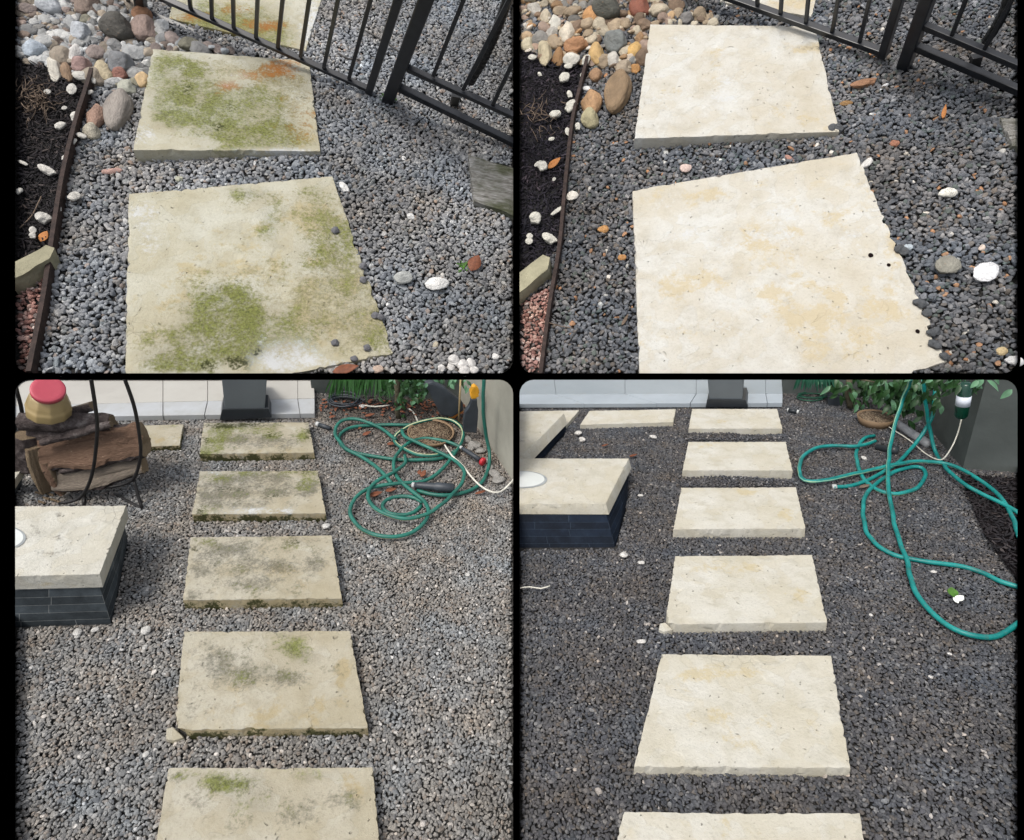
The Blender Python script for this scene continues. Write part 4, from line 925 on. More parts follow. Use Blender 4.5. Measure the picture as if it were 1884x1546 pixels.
S3 = dict(dark=[(360, 1012, 8, 6, .6), (480, 1045, 6, 4, .5), (560, 998, 30, 6, .5)], moss=[(480, 1040, 140, 60, .22), (560, 1005, 40, 16, 0.41), (480, 1080, 50, 12, 0.34), (380, 1000, 30, 14, 0.41)], grime=[(480, 1040, 150, 60, .42), (420, 1010, 60, 22, 0.68), (500, 1040, 60, 20, 0.57), (370, 1040, 26, 30, 0.68), (470, 1075, 60, 16, 0.68), (580, 1040, 30, 30, 0.54), (560, 995, 40, 10, 0.54), (350, 1090, 20, 16, 0.54)], tan=[(520, 1060, 70, 26, 0.68)])
S4 = dict(moss=[(500, 1220, 120, 50, .25), (530, 1195, 30, 14, 0.74), (560, 1210, 26, 16, 0.68), (540, 1180, 20, 10, 0.68), (440, 1240, 40, 18, 0.41), (500, 1240, 40, 16, 0.34)], grime=[(490, 1240, 170, 70, .34), (440, 1235, 70, 24, 0.57), (390, 1210, 40, 30, 0.47), (520, 1250, 50, 20, 0.47), (350, 1300, 30, 20, 0.54), (640, 1300, 20, 30, 0.47), (380, 1240, 3, 3, 1.00)], tan=[(500, 1300, 120, 40, 0.54), (630, 1240, 16, 50, 0.68)])
S5 = dict(moss=[(480, 1460, 200, 60, .3), (430, 1445, 50, 18, 0.81), (400, 1440, 24, 14, 0.68), (340, 1430, 24, 12, 0.54), (580, 1430, 40, 12, 0.47), (470, 1480, 40, 20, 0.41)], grime=[(450, 1450, 80, 24, 0.68), (350, 1480, 40, 30, 0.61), (600, 1470, 70, 30, 0.61), (520, 1510, 100, 30, 0.54), (330, 1430, 20, 14, 0.68)], tan=[(640, 1440, 30, 30, 0.68)])
def nick(x0, y0, r, d):
    def f(px, py, q):
        dd = math.hypot(px-x0, py-y0); return d*max(0, 1-dd/r)
    return f
SL = "lower left bed"
slab(BL, T((374, 778), (568, 777), (579, 833), (366, 836)), .034, MS_BL, "mossiest slab, farthest of the path and right in front of the grey pillar, %s" % SL, .004, attrs=S1, sidemoss=1.0)
slab(BL, T((367, 867), (586, 866), (600, 945), (352, 947)), .032, MS_BL, "grey-stained slab, second from the grey pillar, %s" % SL, .004, attrs=S2, sidemoss=.85)
slab(BL, T((350, 988), (611, 985), (630, 1102), (335, 1105)), .036, MS_BL, "buff slab with a dark mossy front, third from the grey pillar, %s" % SL, .005, attrs=S3, sidemoss=.6)
slab(BL, T((338, 1162), (645, 1160), (678, 1340), (318, 1345)), .030, MS_BL, "slab with a broken front left corner, fourth from the grey pillar, %s" % SL, .005, attrs=S4, sidemoss=.7, edgechip=nick(317, 1346, 22, .022))
slab(BL, T((309, 1412), (687, 1411), (708, 1640), (270, 1640)), .030, MS_BL, "nearest slab of the path, cut by the bottom edge, %s" % SL, .005, attrs=S5, sidemoss=.5)
slab(BL, T((200, 784), (338, 781), (331, 820), (186, 825)), .022, MS_BL, "mossy edged slab poking out behind the firewood, %s" % SL, .004, n=24, attrs=dict(moss=[(320, 785, 20, 6, .7), (260, 800, 30, 10, .3)], tan=[(300, 810, 40, 12, .5)]), sidemoss=1.0)
def shard(bed, px, h, mat, label, name="stone_shard"):
    P = [bed.V(x, y, h) for x, y in px]; bm = bmesh.new(); prism(bm, [p-bed.n*(h+.005) for p in P], P); bev(bm, .0015, 1)
    mk(name, bm, mat, bed=bed, label=label, cat="stone shard")
shard(BL, ((306, 1340), (318, 1337), (338, 1356), (322, 1362), (305, 1360)), .014, MS_BL, "broken-off corner lying at the front left of the fourth slab, lower left bed")
shard(BR, ((1214, 1147), (1224, 1145), (1238, 1158), (1222, 1162), (1212, 1158)), .014, MS_BR, "broken-off corner lying at the front left of the fourth clean slab, lower right bed")

# ---- lower right slabs
SR = "lower right bed"
slab(BR, T((1273, 752.5), (1430, 752.5), (1440, 789), (1266.5, 789)), .030, MS_BR, "farthest clean slab, right in front of the dark pillar, %s" % SR, .003, attrs=dict(tan=[(1350, 775, 60, 10, .3)]))
slab(BR, T((1266, 813), (1446, 813), (1459, 866), (1255, 866)), .036, MS_BR, "clean slab, second from the dark pillar, %s" % SR, .004, attrs=dict(tan=[(1300, 820, 30, 8, .3)]))
slab(BR, T((1253, 897.5), (1465, 896.5), (1483, 973.5), (1238, 974.5)), .034, MS_BR, "clean slab, third from the dark pillar, beside the hose end, %s" % SR, .004, attrs=dict(tan=[(1380, 905, 40, 8, .6), (1440, 950, 40, 14, .5)]))
slab(BR, T((1241, 1023), (1495, 1021), (1523, 1146), (1222, 1150)), .030, MS_BR, "clean slab with a chipped front left corner, fourth from the dark pillar, %s" % SR, .005, attrs=dict(tan=[(1350, 1050, 70, 14, .6), (1440, 1090, 60, 24, .45)]), edgechip=nick(1222, 1150, 18, .02))
slab(BR, T((1216, 1203), (1530, 1206), (1567, 1415), (1165, 1412)), .024, MS_BR, "largest fully visible clean slab, fifth from the dark pillar, %s" % SR, .005, attrs=dict(tan=[(1310, 1240, 90, 14, .6), (1370, 1330, 120, 50, .4), (1290, 1260, 50, 20, .3)], grime=[(1347, 1412, 4, 4, .6)]))
slab(BR, T((1145, 1493), (1583, 1496), (1607, 1650), (1112, 1650)), .024, MS_BR, "nearest clean slab of the path, cut by the bottom edge, %s" % SR, .005, attrs=dict(tan=[(1300, 1520, 120, 30, .4)]))
slab(BR, T((1084, 756), (1244, 753), (1239, 777), (1067, 782)), .022, MS_BR, "clean slab lying crosswise left of the pillar, %s" % SR, .003, n=24)
slab(BR, T((900, 758), (1066, 755), (1038, 787), (860, 790)), .022, MS_BR, "clean slab corner showing behind the farther slate box, %s" % SR, .003, n=24)

# ---- slate clad boxes with stone lids
def sbox(bed, lid, lid_th, hlid, foot, mat_lid, mat_slate, label, disk=None, lat=None, low=None):
    dv = bed.V(low[0], low[1], hlid-lid_th) - bed.V(lid[2][0], lid[2][1], hlid)      # lid's lower front right corner
    root = empty("slate_box", bed.V(*foot[0]), label, "stone box")
    o = slab(bed, lid, hlid, mat_lid, None, .0035, attrs=lat or {}, name="stone_lid", parent=root, foot=False, thick=lid_th, downv=dv)
    bot = [bed.V(x, y, -.01) for x, y in foot]
    hb = hlid - lid_th + .001
    L = [bed.V(c[0], c[1], hlid) for c in lid]                # BL BR FR FL
    ctr = sum(L, Vector())/4
    top = [p + dv for p in (L[2], L[1], L[0], L[3])]
    top = [p + (ctr+dv-p).normalized()*.012 for p in top]
    bm = bmesh.new(); uvl = bm.loops.layers.uv.new("UVMap")
    b = [bm.verts.new(p) for p in bot]; t = [bm.verts.new(p) for p in top]
    for i in range(4):
        j = (i+1) % 4
        f = bm.faces.new((b[i], b[j], t[j], t[i])); ln = (bot[j]-bot[i]).length; 
        for lp, (u, v) in zip(f.loops, ((0, 0), (ln/.18, 0), (ln/.18, 1), (0, 1))): lp[uvl].uv = (u if i != 3 else ln/.18-u, v)
    bm.faces.new(t); bm.faces.new(b[::-1])
    mk("slate_base", bm, mat_slate, parent=root, bed=bed)
    FOOT[bed].append([bed.V(x, y) for x, y in foot])
    if disk:
        cx, cy, rx, ry = disk; c = bed.V(cx, cy, hlid+.0016); ex = (bed.V(cx+rx, cy, hlid+.0016)-c); ey = (bed.V(cx, cy-ry, hlid+.0016)-c)
        for nm, s1, s0, mt, zz in (("seal_ring", 1.04, .93, MRING, 0), ("inlay_plate", .93, 0, MGRATE, .0012)):
            bm = bmesh.new()
            if s0 == 0: bm.faces.new([bm.verts.new(c + ex*s1*math.cos(a*math.pi/24)+ey*s1*math.sin(a*math.pi/24)+bed.n*zz) for a in range(48)])
            else:
                A = [bm.verts.new(c + ex*s1*math.cos(a*math.pi/24)+ey*s1*math.sin(a*math.pi/24)) for a in range(48)]; B = [bm.verts.new(c + ex*s0*math.cos(a*math.pi/24)+ey*s0*math.sin(a*math.pi/24)+bed.n*.0008) for a in range(48)]
                for i in range(48): bm.faces.new((A[i], A[(i+1) % 48], B[(i+1) % 48], B[i]))
            mk(nm, bm, mt, parent=o, bed=bed, fill=False)
    return root
lt = dict(grime=[(108, 948, 5, 4, .8), (65, 970, 6, 4, .8), (110, 990, 8, 4, .8), (80, 985, 50, 10, .35), (130, 1015, 50, 6, .35), (90, 1018, 20, 4, .5), (40, 1000, 20, 8, .3), (106, 1062, 5, 8, .9)], tan=[(100, 1075, 90, 8, .5)])
sbox(BL, T((-110, 932), (233, 930), (184, 1057), (-190, 1066)), .045, .155, ((206, 1152), (236, 1003), (-100, 1003), (-190, 1166)), MS_LID, MSLATE_L, "large dark slate box under a cream stone lid, near left of the lower left bed", (8, 989, 38, 20), lt, (190, 1081))
sbox(BL, T((-90, 850), (48, 852), (0, 925), (-190, 925)), .03, .09, ((2, 950), (40, 900), (-90, 900), (-150, 950)), MS_LID, MSLATE_L, "corner of a second stone lid behind the slate box, left edge, lower left bed", None, {}, (3, 940))
sbox(BR, T((880, 843.5), (1157, 843.7), (1115, 927), (830, 927)), .034, .10, ((1133, 1013), (1154, 935), (880, 935), (830, 1014)), MS_BR, MSLATE_R, "near dark slate box with white disc set in its cream lid, lower right bed", (960, 882, 45, 15), dict(grime=[(1050, 929, 4, 6, .8), (1062, 865, 2, 2, .9)]), (1121, 947))
sbox(BR, T((870, 763), (1038, 761), (950, 850), (760, 850)), .038, .07, ((968, 884), (1044, 797), (880, 797), (780, 884)), MS_BR, MSLATE_R, "farther slate box with plain cream lid, left of the lower right bed", None, dict(grime=[(958, 812, 8, 3, .9)]), (957, 872))

# ---- garden walls
def wall(bed, pts, hh, th, mat, label, into):
    """pts ground pixels of the visible foot; into = sign of outward thickness"""
    G = [bed.V(x, y, -.02) for x, y in pts]; bm = bmesh.new()
    for i in range(len(G)-1):
        d = (G[i+1]-G[i]).normalized(); s = d.cross(bed.n)*into
        a, b = G[i], G[i+1]; q = [a, b, b+s*th, a+s*th]
        prism(bm, q, [p+bed.n*hh for p in q])
    mk("garden_wall", bm, mat, bed=bed, label=label, cat="wall")
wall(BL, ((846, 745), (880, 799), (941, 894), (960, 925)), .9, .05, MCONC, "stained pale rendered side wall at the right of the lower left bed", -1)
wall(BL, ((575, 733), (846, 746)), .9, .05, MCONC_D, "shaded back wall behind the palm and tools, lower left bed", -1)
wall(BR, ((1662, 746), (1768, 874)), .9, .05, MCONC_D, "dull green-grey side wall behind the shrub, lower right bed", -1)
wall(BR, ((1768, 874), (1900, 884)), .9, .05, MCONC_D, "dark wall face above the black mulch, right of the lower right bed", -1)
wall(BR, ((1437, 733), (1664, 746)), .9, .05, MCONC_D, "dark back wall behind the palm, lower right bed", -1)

# soil patches
def sheet(bed, px, h, mat, name, label):
    bm = bmesh.new(); bm.faces.new([bm.verts.new(bed.V(x, y, h)) for x, y in px]); mk(name, bm, mat, bed=bed, kind='structure', label=label, cat="soil", fill=False)
MUR = [(1768, 874), (1880, 882), (1880, 1078), (1838, 1022), (1812, 985), (1795, 945)]
sheet(BR, MUR, .012, BASE_M, "soil", "black soil strip below the dark wall, lower right bed")
scatter("bark_mulch", BR, .011, CHIP, MULCH, [6, 3, 1, .3], poly=MUR, size=(1, 2.6), layers=2, zs=(.9, 1.9), label="black mulch along the dark wall, lower right bed", cat="mulch", tilt=.4)

# ---- gravel
GL = [(.235, .227, .213), (.195, .19, .18), (.285, .275, .255), (.235, .207, .18), (.35, .335, .31), (.17, .168, .165), (.52, .49, .45)]
GLW = [6, 5, 4, 2.5, 1.6, 1.5, .5]
GR = [(.088, .088, .092), (.070, .070, .076), (.125, .123, .124), (.105, .094, .084), (.18, .175, .17), (.060, .063, .068), (.36, .33, .30)]
GRW = [6, 5, 3.5, 2, 1.2, 2, .2]
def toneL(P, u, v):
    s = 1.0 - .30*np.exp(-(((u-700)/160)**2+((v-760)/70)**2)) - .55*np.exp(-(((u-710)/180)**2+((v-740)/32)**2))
    brown_tint = np.exp(-(((u-820)/150)**2+((v-760)/110)**2))[:, None]  # gravel turns darker and browner towards the planting corner
    return np.ones((1, 3))*s[:, None]*(1-brown_tint*np.array([[.18, .3, .38]]))
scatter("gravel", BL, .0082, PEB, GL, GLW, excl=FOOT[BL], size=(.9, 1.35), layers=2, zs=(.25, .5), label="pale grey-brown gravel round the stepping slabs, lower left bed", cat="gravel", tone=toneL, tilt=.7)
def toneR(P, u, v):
    return np.ones((1, 3))*(1.0-.25*np.exp(-(((u-1700)/140)**2+((v-800)/120)**2)))[:, None]  # shade near the side wall put into the gravel colour
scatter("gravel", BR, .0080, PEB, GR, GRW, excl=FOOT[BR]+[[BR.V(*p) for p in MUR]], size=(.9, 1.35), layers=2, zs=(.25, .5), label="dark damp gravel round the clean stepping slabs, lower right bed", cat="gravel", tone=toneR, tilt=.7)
# gravel heaped against some slab fronts
scatter("banked_gravel", BR, .0088, PEB, GR, GRW, poly=[(1250, 872), (1270, 879), (1330, 873), (1390, 878), (1470, 886), (1468, 895), (1245, 895)], size=(.8, 1.3), layers=2, zs=(.9, 1.5), label="gravel banked against the second clean slab's front, lower right bed", cat="gravel", tilt=.7)
scatter("banked_gravel", BR, .0088, PEB, GR, GRW, poly=[(1262, 797), (1330, 794), (1370, 800), (1445, 799), (1450, 810), (1258, 810)], size=(.8, 1.3), layers=2, zs=(.9, 1.4), label="gravel banked against the farthest clean slab's front, lower right bed", cat="gravel", tilt=.7)

# ---- hoses
def hose(bed, runs, rpx_m, mats, label, name="garden_hose", lift=.004, stripe=(2,), org=None):
    bm = bmesh.new()
    for k, (x0, y0, sc, h0, pts) in enumerate(runs):
        r = rpx_m; P = []
        for i, p in enumerate(pts):
            X_, Y_ = x0+p[0]*sc, y0+p[1]*sc
            if len(p) > 3: P.append(bed.W(X_, Y_, p[3])); continue
            hh = p[2] if len(p) > 2 else r*.9 + h0 + lift*(.5+.5*math.sin(i*1.7+k))
            P.append(bed.V(X_, Y_, hh))
        P = spline(P, .012); P = [q + (bed.X*noise.noise(q*17) + bed.Y*noise.noise(q*17+Vector((8, 1, 0))))*r*.55 for q in P]; tube(bm, P, r, 10, stripe=stripe, twist=.022)
    for f in bm.faces: f.smooth = True
    return mk(name, bm, mats, bed=bed, smooth=True, label=label, cat="hose")
A = (570, 690, .2017)
hose(BL, [
    (*A, .016, [(1390, 665), (1250, 610), (1080, 580), (950, 600), (850, 660), (785, 740), (765, 830), (790, 920), (860, 1000), (960, 1080), (1040, 1150), (1080, 1220), (1075, 1290), (1020, 1370), (920, 1440), (780, 1475), (620, 1465), (480, 1410), (400, 1330), (370, 1250), (400, 1150), (480, 1070), (600, 1020), (750, 992), (900, 985), (1020, 975), (1120, 935), (1220, 850), (1300, 750), (1370, 640), (1400, 560), (1385, 480), (1310, 420), (1200, 398), (1060, 412), (940, 448), (850, 495), (785, 545), (772, 590), (800, 640), (880, 690), (980, 725), (1100, 740), (1200, 728)]),
    (*A, .008, [(930, 455), (750, 455), (600, 460), (450, 468), (350, 490), (285, 535), (265, 590), (300, 655), (420, 715), (580, 745), (750, 765), (950, 775), (1150, 770), (1260, 742), (1325, 690)]),
    (*A, .022, [(790, 590), (650, 490), (520, 430), (400, 403), (300, 415), (240, 470), (240, 560), (300, 640), (380, 700), (500, 765), (600, 835), (680, 910), (745, 985)]),
    (*A, .010, [(1585, -60, 0, 846), (1590, 45, 0, 846), (1582, 200, 0, 846), (1590, 400, 0, 846), (1615, 560, 0, 846), (1635, 700, 0, 852), (1625, 860), (1580, 970), (1480, 1050), (1350, 1090), (1200, 1095), (1080, 1080), (980, 1050)]),
    (*A, .026, [(835, 500), (860, 560), (960, 610), (1100, 670), (1250, 740), (1350, 800), (1410, 880), (1400, 960), (1340, 1050), (1240, 1150), (1120, 1240), (1000, 1290), (860, 1308), (700, 1270), (580, 1200), (530, 1120), (560, 1020), (640, 950), (740, 900), (820, 850), (872, 800), (870, 730)]),
    (*A, .002, [(1030, 1170), (960, 1122), (860, 1110), (750, 1122), (680, 1160), (665, 1210), (720, 1262), (850, 1278), (960, 1250), (1020, 1195)]),
    ], .0060, [MH_L, MHS], "coiled dark green hose with a pale stripe heaped on the gravel, lower left bed", stripe=(2,))
hose(BL, [(*A, .004, [(900, 305), (950, 350), (985, 425)]), (*A, .03, [(1230, 640), (1300, 740), (1380, 810), (1450, 900), (1540, 1000), (1640, 1060), (1720, 1072), (1790, 1030, .03), (1862, 950, .06)])], .003, [MWHOSE, MWHOSE], "thin white cable running under the green hose to the side wall, lower left bed", "white_cable", stripe=None)
B_ = (1450, 690, .2304); C_ = (1450, 980, .2304)
def cat2(a, b):
    return [(p[0], p[1]) for p in a] + [(p[0], p[1]+(980-690)/.2304) for p in b]
hose(BR, [
    (*B_, .010, [(1000, -60, .34), (980, 40, .28), (920, 180, .19), (870, 340, .12), (830, 500, .06), (805, 680, .03), (800, 850, .028), (815, 1000), (850, 1180), (900, 1350), (950, 1489), (985, 1639), (1030, 1739), (1100, 1849), (1200, 1949), (1320, 2029), (1450, 2079), (1600, 2094), (1720, 2064), (1860, 1972)]),
    (*B_, .004, [(1860, 1700), (1700, 1654), (1560, 1584), (1400, 1534), (1200, 1504), (960, 1469), (850, 1439), (720, 1369), (660, 1305), (620, 1230), (597, 1100), (610, 1000), (660, 910), (760, 830), (870, 765), (990, 735), (1070, 745), (1100, 800), (1060, 870), (980, 925), (850, 950), (720, 920), (610, 840), (565, 740), (547, 640), (565, 560), (620, 500), (690, 485)]),
    (*B_, .016, [(1840, 1290), (1780, 1110), (1700, 980), (1600, 890), (1450, 790), (1300, 720), (1150, 695), (1000, 692), (850, 715), (700, 750), (500, 795), (300, 840), (180, 852), (110, 820), (90, 730), (130, 640), (220, 585), (350, 565), (550, 570), (700, 530)]),
    (*B_, .003, [(365, 893), (500, 885), (620, 850), (750, 780), (870, 700, .02), (1000, 570, 0, 835), (1090, 440, 0, 826), (1150, 330, 0, 818), (1170, 120, 0, 810)]),
    (*B_, .020, [(1080, -80, 0, 826), (1090, 120, 0, 826), (1110, 300, 0, 826), (1140, 480, 0, 828), (1190, 640, 0, 840), (1280, 760), (1400, 870), (1550, 950), (1700, 1020), (1860, 1110)]),
    ], .0063, [MH_R, MHS2], "bright teal garden hose looping down from the shrub across the dark gravel, lower right bed", stripe=(2,))
hose(BR, [(*B_, .008, [(780, 400), (865, 455), (980, 530), (1100, 630), (1190, 675), (1240, 670, .02), (1300, 590, .05), (1350, 480, .09), (1385, 350, .15)])], .0022, [MWHOSE, MWHOSE], "thin white cable crossing the hose below the hanging bottle, lower right bed", "white_cable", stripe=None)
def lat(bed, p, q, prof, mat, name, label=None, cat=None, parent=None, seg=20, mi=None, org=None):
    bm = bmesh.new(); lathe(bm, p, (q-p), prof, seg, mi); return mk(name, bm, mat, parent=parent, bed=bed, smooth=True, label=label, cat=cat)
def ab(A_, x, y): return A_[0]+x*A_[2], A_[1]+y*A_[2]
def tool(bed, p, q, parts, label, cat, name):
    """parts: (child name, list of (t, r)), material) along p->q"""
    root = empty(name, p, label, cat); L = (q-p).length
    for nm, prof, mt in parts:
        bm = bmesh.new(); lathe(bm, p, q-p, [(t*L, r) for t, r in prof], 16); mk(nm, bm, mt, parent=root, bed=bed, smooth=True)
    return root
tool(BL, BL.V(*ab(A, 1390, 668), .035), BL.V(*ab(A, 1590, 800), .03), [("wand", [(0, .005), (.1, .007), (.5, .008), (.8, .008)], MDPL), ("spray_head", [(.86, .009), (.89, .014), (.96, .015), (1, .012)], MREDP), ("connector", [(-.08, .006), (.0, .006)], MNZ)], "black hose wand with a red spray head by the side wall, lower left bed", "hose nozzle", "hose_nozzle")
tool(BL, BL.V(*ab(A, 955, 1005), .03), BL.V(*ab(A, 1320, 1035), .03), [("grip", [(0, .008), (.1, .011), (.5, .012), (.54, .015), (.97, .015), (1, .011)], MDPL), ("end_knob", [(-.08, .003), (-.06, .009), (0, .009)], MNZ)], "dark grey tool handle lying inside the green hose coils, lower left bed", "tool handle", "tool_handle")
tool(BL, BL.V(*ab(A, 60, 445), .014), BL.V(*ab(A, 190, 490), .012), [("grip", [(.2, .007), (.5, .008), (1, .007)], MDPL), ("end_cap", [(0, .009), (.2, .009)], MNZ)], "short black fitting with pale cap at the patio's corner, lower left bed", "pipe fitting", "pipe_fitting")
tool(BR, BR.V(*ab(B_, -5, 280), .012), BR.V(*ab(B_, 85, 297), .012), [("body", [(.12, .010), (.85, .010)], MPLINTH), ("end_cap", [(0, .009), (.12, .009)], MNZ), ("cap", [(.85, .009), (1, .009)], MNZ)], "short black cylinder fitting by the patio's corner, lower right bed", "pipe fitting", "pipe_fitting")
tool(BR, BR.V(*ab(B_, 352, 893), .010), BR.V(*ab(B_, 385, 893), .010), [("connector", [(0, .008), (1, .0085)], MNZ)], "grey metal connector on the hose's open end, lower right bed", "hose connector", "hose_connector")
tool(BR, BR.V(*ab(B_, 700, 572), .015), BR.V(*ab(B_, 880, 610), .015), [("body", [(0, .012), (.6, .013), (.62, .018), (1, .018)], MPLINTH)], "black hose nozzle lying below the brown dish, lower right bed", "hose nozzle", "hose_nozzle")
# grey bottle with yellow trigger, leaning tool, cane, trunk (lower left)
def flat(bed, px, yg, xg, thick, mat, name, parent=None, label=None, cat=None, bw=.002, smooth=False):
    P = [bed.W(x, y, yg, xg) for x, y in px]; bm = bmesh.new(); prism(bm, P, [p+bed.D*thick for p in P]); bev(bm, bw, 2)
    return mk(name, bm, mat, parent=parent, bed=bed, label=label, cat=cat, smooth=smooth)
def ax(px): return [ab(A, x, y) for x, y in px]
r0 = empty("garden_trowel", BL.V(866, 812), "dark grey trowel with yellow grip standing against the side wall, lower left bed", "trowel")
flat(BL, ax(((1400, 520), (1525, 535), (1538, 380), (1525, 320), (1530, 225), (1475, 225), (1470, 290), (1420, 340), (1405, 420))), 814, 866, .018, MDPL, "blade", r0, bw=.004)
flat(BL, ax(((1475, 225), (1520, 222), (1530, 190), (1552, 165), (1540, 120), (1510, 98), (1482, 115), (1480, 160), (1468, 190))), 813, 866, .02, MYEL, "grip", r0, bw=.005)
r0 = empty("garden_shovel", BL.V(852, 774), "big dark blue-grey scoop leaning over with an orange handle, lower left bed", "scoop")
flat(BL, ax(((1040, 90), (1120, 70), (1230, 120), (1400, 260), (1405, 330), (1290, 395), (1190, 370), (1150, 240))), 782, 835, .03, MDPL, "scoop", r0, bw=.008)
p = BL.W(*ab(A, 1275, 400), 776, 845); q = BL.W(*ab(A, 1390, 320), 776, 850)
lat(BL, p, q, [(0, .007), (.01, .010), ((q-p).length*.5, .008), ((q-p).length, .009)], MORA, "handle", parent=r0, seg=12)
bm = bmesh.new(); tube(bm, [BL.W(*ab(A, 1355, 450), 782, 845), BL.W(*ab(A, 1366, 250), 782, 845), BL.W(*ab(A, 1376, 20), 782, 845), BL.W(*ab(A, 1380, -90), 782, 845)], .0032, 8)
mk("bamboo_cane", bm, MCANE, bed=BL, smooth=True, label="thin upright bamboo cane in front of the scoop, lower left bed", cat="cane")
# dishes
def dish(bed, cx, cy, rx, ry, h, label, tilt=0):
    root = empty("plant_dish", bed.V(cx, cy, 0), label, "dish"); c = bed.V(cx, cy, h); r = (bed.V(cx+rx, cy, h)-c).length
    bm = bmesh.new(); lathe(bm, c-bed.n*h, bed.n, [(0, r*.75), (h*.5, r*.9), (h+.004, r), (h+.004, r*.93), (h-.003, r*.9)], 40); mk("rim", bm, MCLAY, parent=root, bed=bed, smooth=True)
    bm = bmesh.new(); lathe(bm, c-bed.n*.004, bed.n, [(0, r*.9), (.0035, r*.91), (.006, r*.5), (.0065, r*.05)], 40); mk("fill", bm, MSPECK, parent=root, bed=bed, smooth=True)
    return root
dish(BL, *ab(A, 1105, 525), 215*.2017, 16, .022, "round brown dish filled with seed husks inside the hose coil, lower left bed")
dish(BR, *ab(B_, 700, 335), 148*.2304, 13, .035, "round brown dish filled with seed husks under the shrub, lower right bed")
# wall base pipe
def pvc(bed, a, b, r, label):
    bm = bmesh.new(); tube(bm, [bed.V(*a, r), bed.V(*b, r)], r, 12); mk("pipe", bm, MPVC, bed=bed, smooth=True, label=label, cat="pipe")
pvc(BR, ab(B_, 860, 385), ab(B_, 1130, 560), .016, "dusty grey pipe lying by the side wall's foot, lower right bed")
for i, (x, y, a, b) in enumerate(((1440, 590, 22, 14), (1500, 640, 26, 20), (1560, 690, 20, 16), (1640, 840, 22, 18), (1690, 900, 24, 20), (1720, 960, 24, 20), (1470, 660, 20, 14), (1620, 780, 18, 12))):
    px = ab(A, x, y); stone(BL, px[0], px[1], a*.7, b*.7, (.26, .25, .23), "rough grey rubble piece at the side wall's foot, lower left bed", 5+i % 3, i, "rubble along the side wall's foot, lower left bed", "rubble_stone", sink=-.1)

# palm fronds
def palm(bed, x0, x1, ytop, L, yg, n, mat, label, side=0):
    root = empty("palm", bed.V((x0+x1)/2, yg), label, "palm")
    bm = bmesh.new()
    for k in range(n):
        f = k/(n-1); x = x0+(x1-x0)*f; y = ytop + math.sin(f*3.1)*-5 + rnd.uniform(-4, 4)
        p = bed.W(x, y, yg-2+rnd.uniform(-3, 3), (x0+x1)/2); m1 = (p-CAM).dot(FW)/F
        d = -bed.n + bed.X*((f-.5)*.7+rnd.uniform(-.12, .12)) - bed.Y*.35
        leafmesh(bm, p, d, -bed.Y, L*m1*rnd.uniform(.8, 1.2), 3.6*m1, rnd.uniform(-.1, .25), seg=5)
    mk("leaflets", bm, mat, parent=root, bed=bed, fill=False, smooth=True)
    bm = bmesh.new(); tube(bm, spline([bed.W(x0+(x1-x0)*f, ytop-4*math.sin(f*3.1), yg-2, (x0+x1)/2) for f in (0, .25, .5, .75, 1)], .02), .003, 6); mk("midrib", bm, mat, parent=root, bed=bed)
palm(BL, 612, 668, 694, 40, 752, 34, MFERN, "bright green palm frond hanging over the coiled wire, lower left bed")
palm(BL, 664, 716, 690, 42, 756, 34, MFERN, "second palm frond drooping left of the trunk, lower left bed")
palm(BR, 1468, 1540, 694, 27, 742, 44, MFERN_R, "dark teal-green palm frond at the back wall, lower right bed")
# coiled wire
bm = bmesh.new()
for k in range(9):
    cx, cy = ab(A, 315+rnd.uniform(-25, 25), 232+rnd.uniform(-22, 22)); rx, ry = rnd.uniform(24, 33), rnd.uniform(7, 12); ph = rnd.random()
    P = [BL.V(cx+rx*math.cos(a*.35+ph), cy+ry*math.sin(a*.35+ph), .004+.003*k+.002*math.sin(a)) for a in range(19)]; tube(bm, P, .0026, 6)
mk("coiled_wire", bm, MH_L if False else MDPL, bed=BL, smooth=True, label="loose coil of dark green-black wire under the palm, lower left bed", cat="wire coil")
bm = bmesh.new()
for k in range(5):
    cx, cy = ab(B_, 190+rnd.uniform(-20, 20), 165+rnd.uniform(-12, 12)); rx, ry = rnd.uniform(22, 32), rnd.uniform(4, 7)
    tube(bm, [BR.V(cx+rx*math.cos(a*.35), cy+ry*math.sin(a*.35), .006+.003*k) for a in range(19)], .0026, 6)
mk("coiled_wire", bm, MFERN_R, bed=BR, smooth=True, label="loose coil of dark green wire under the palm, lower right bed", cat="wire coil")
stick(BL, [(670, 746), (690, 748.5), (717, 746)], .0028, MWHOSE, "stick", "pale straight stick on the soil left of the trunk, lower left bed", h=.02)
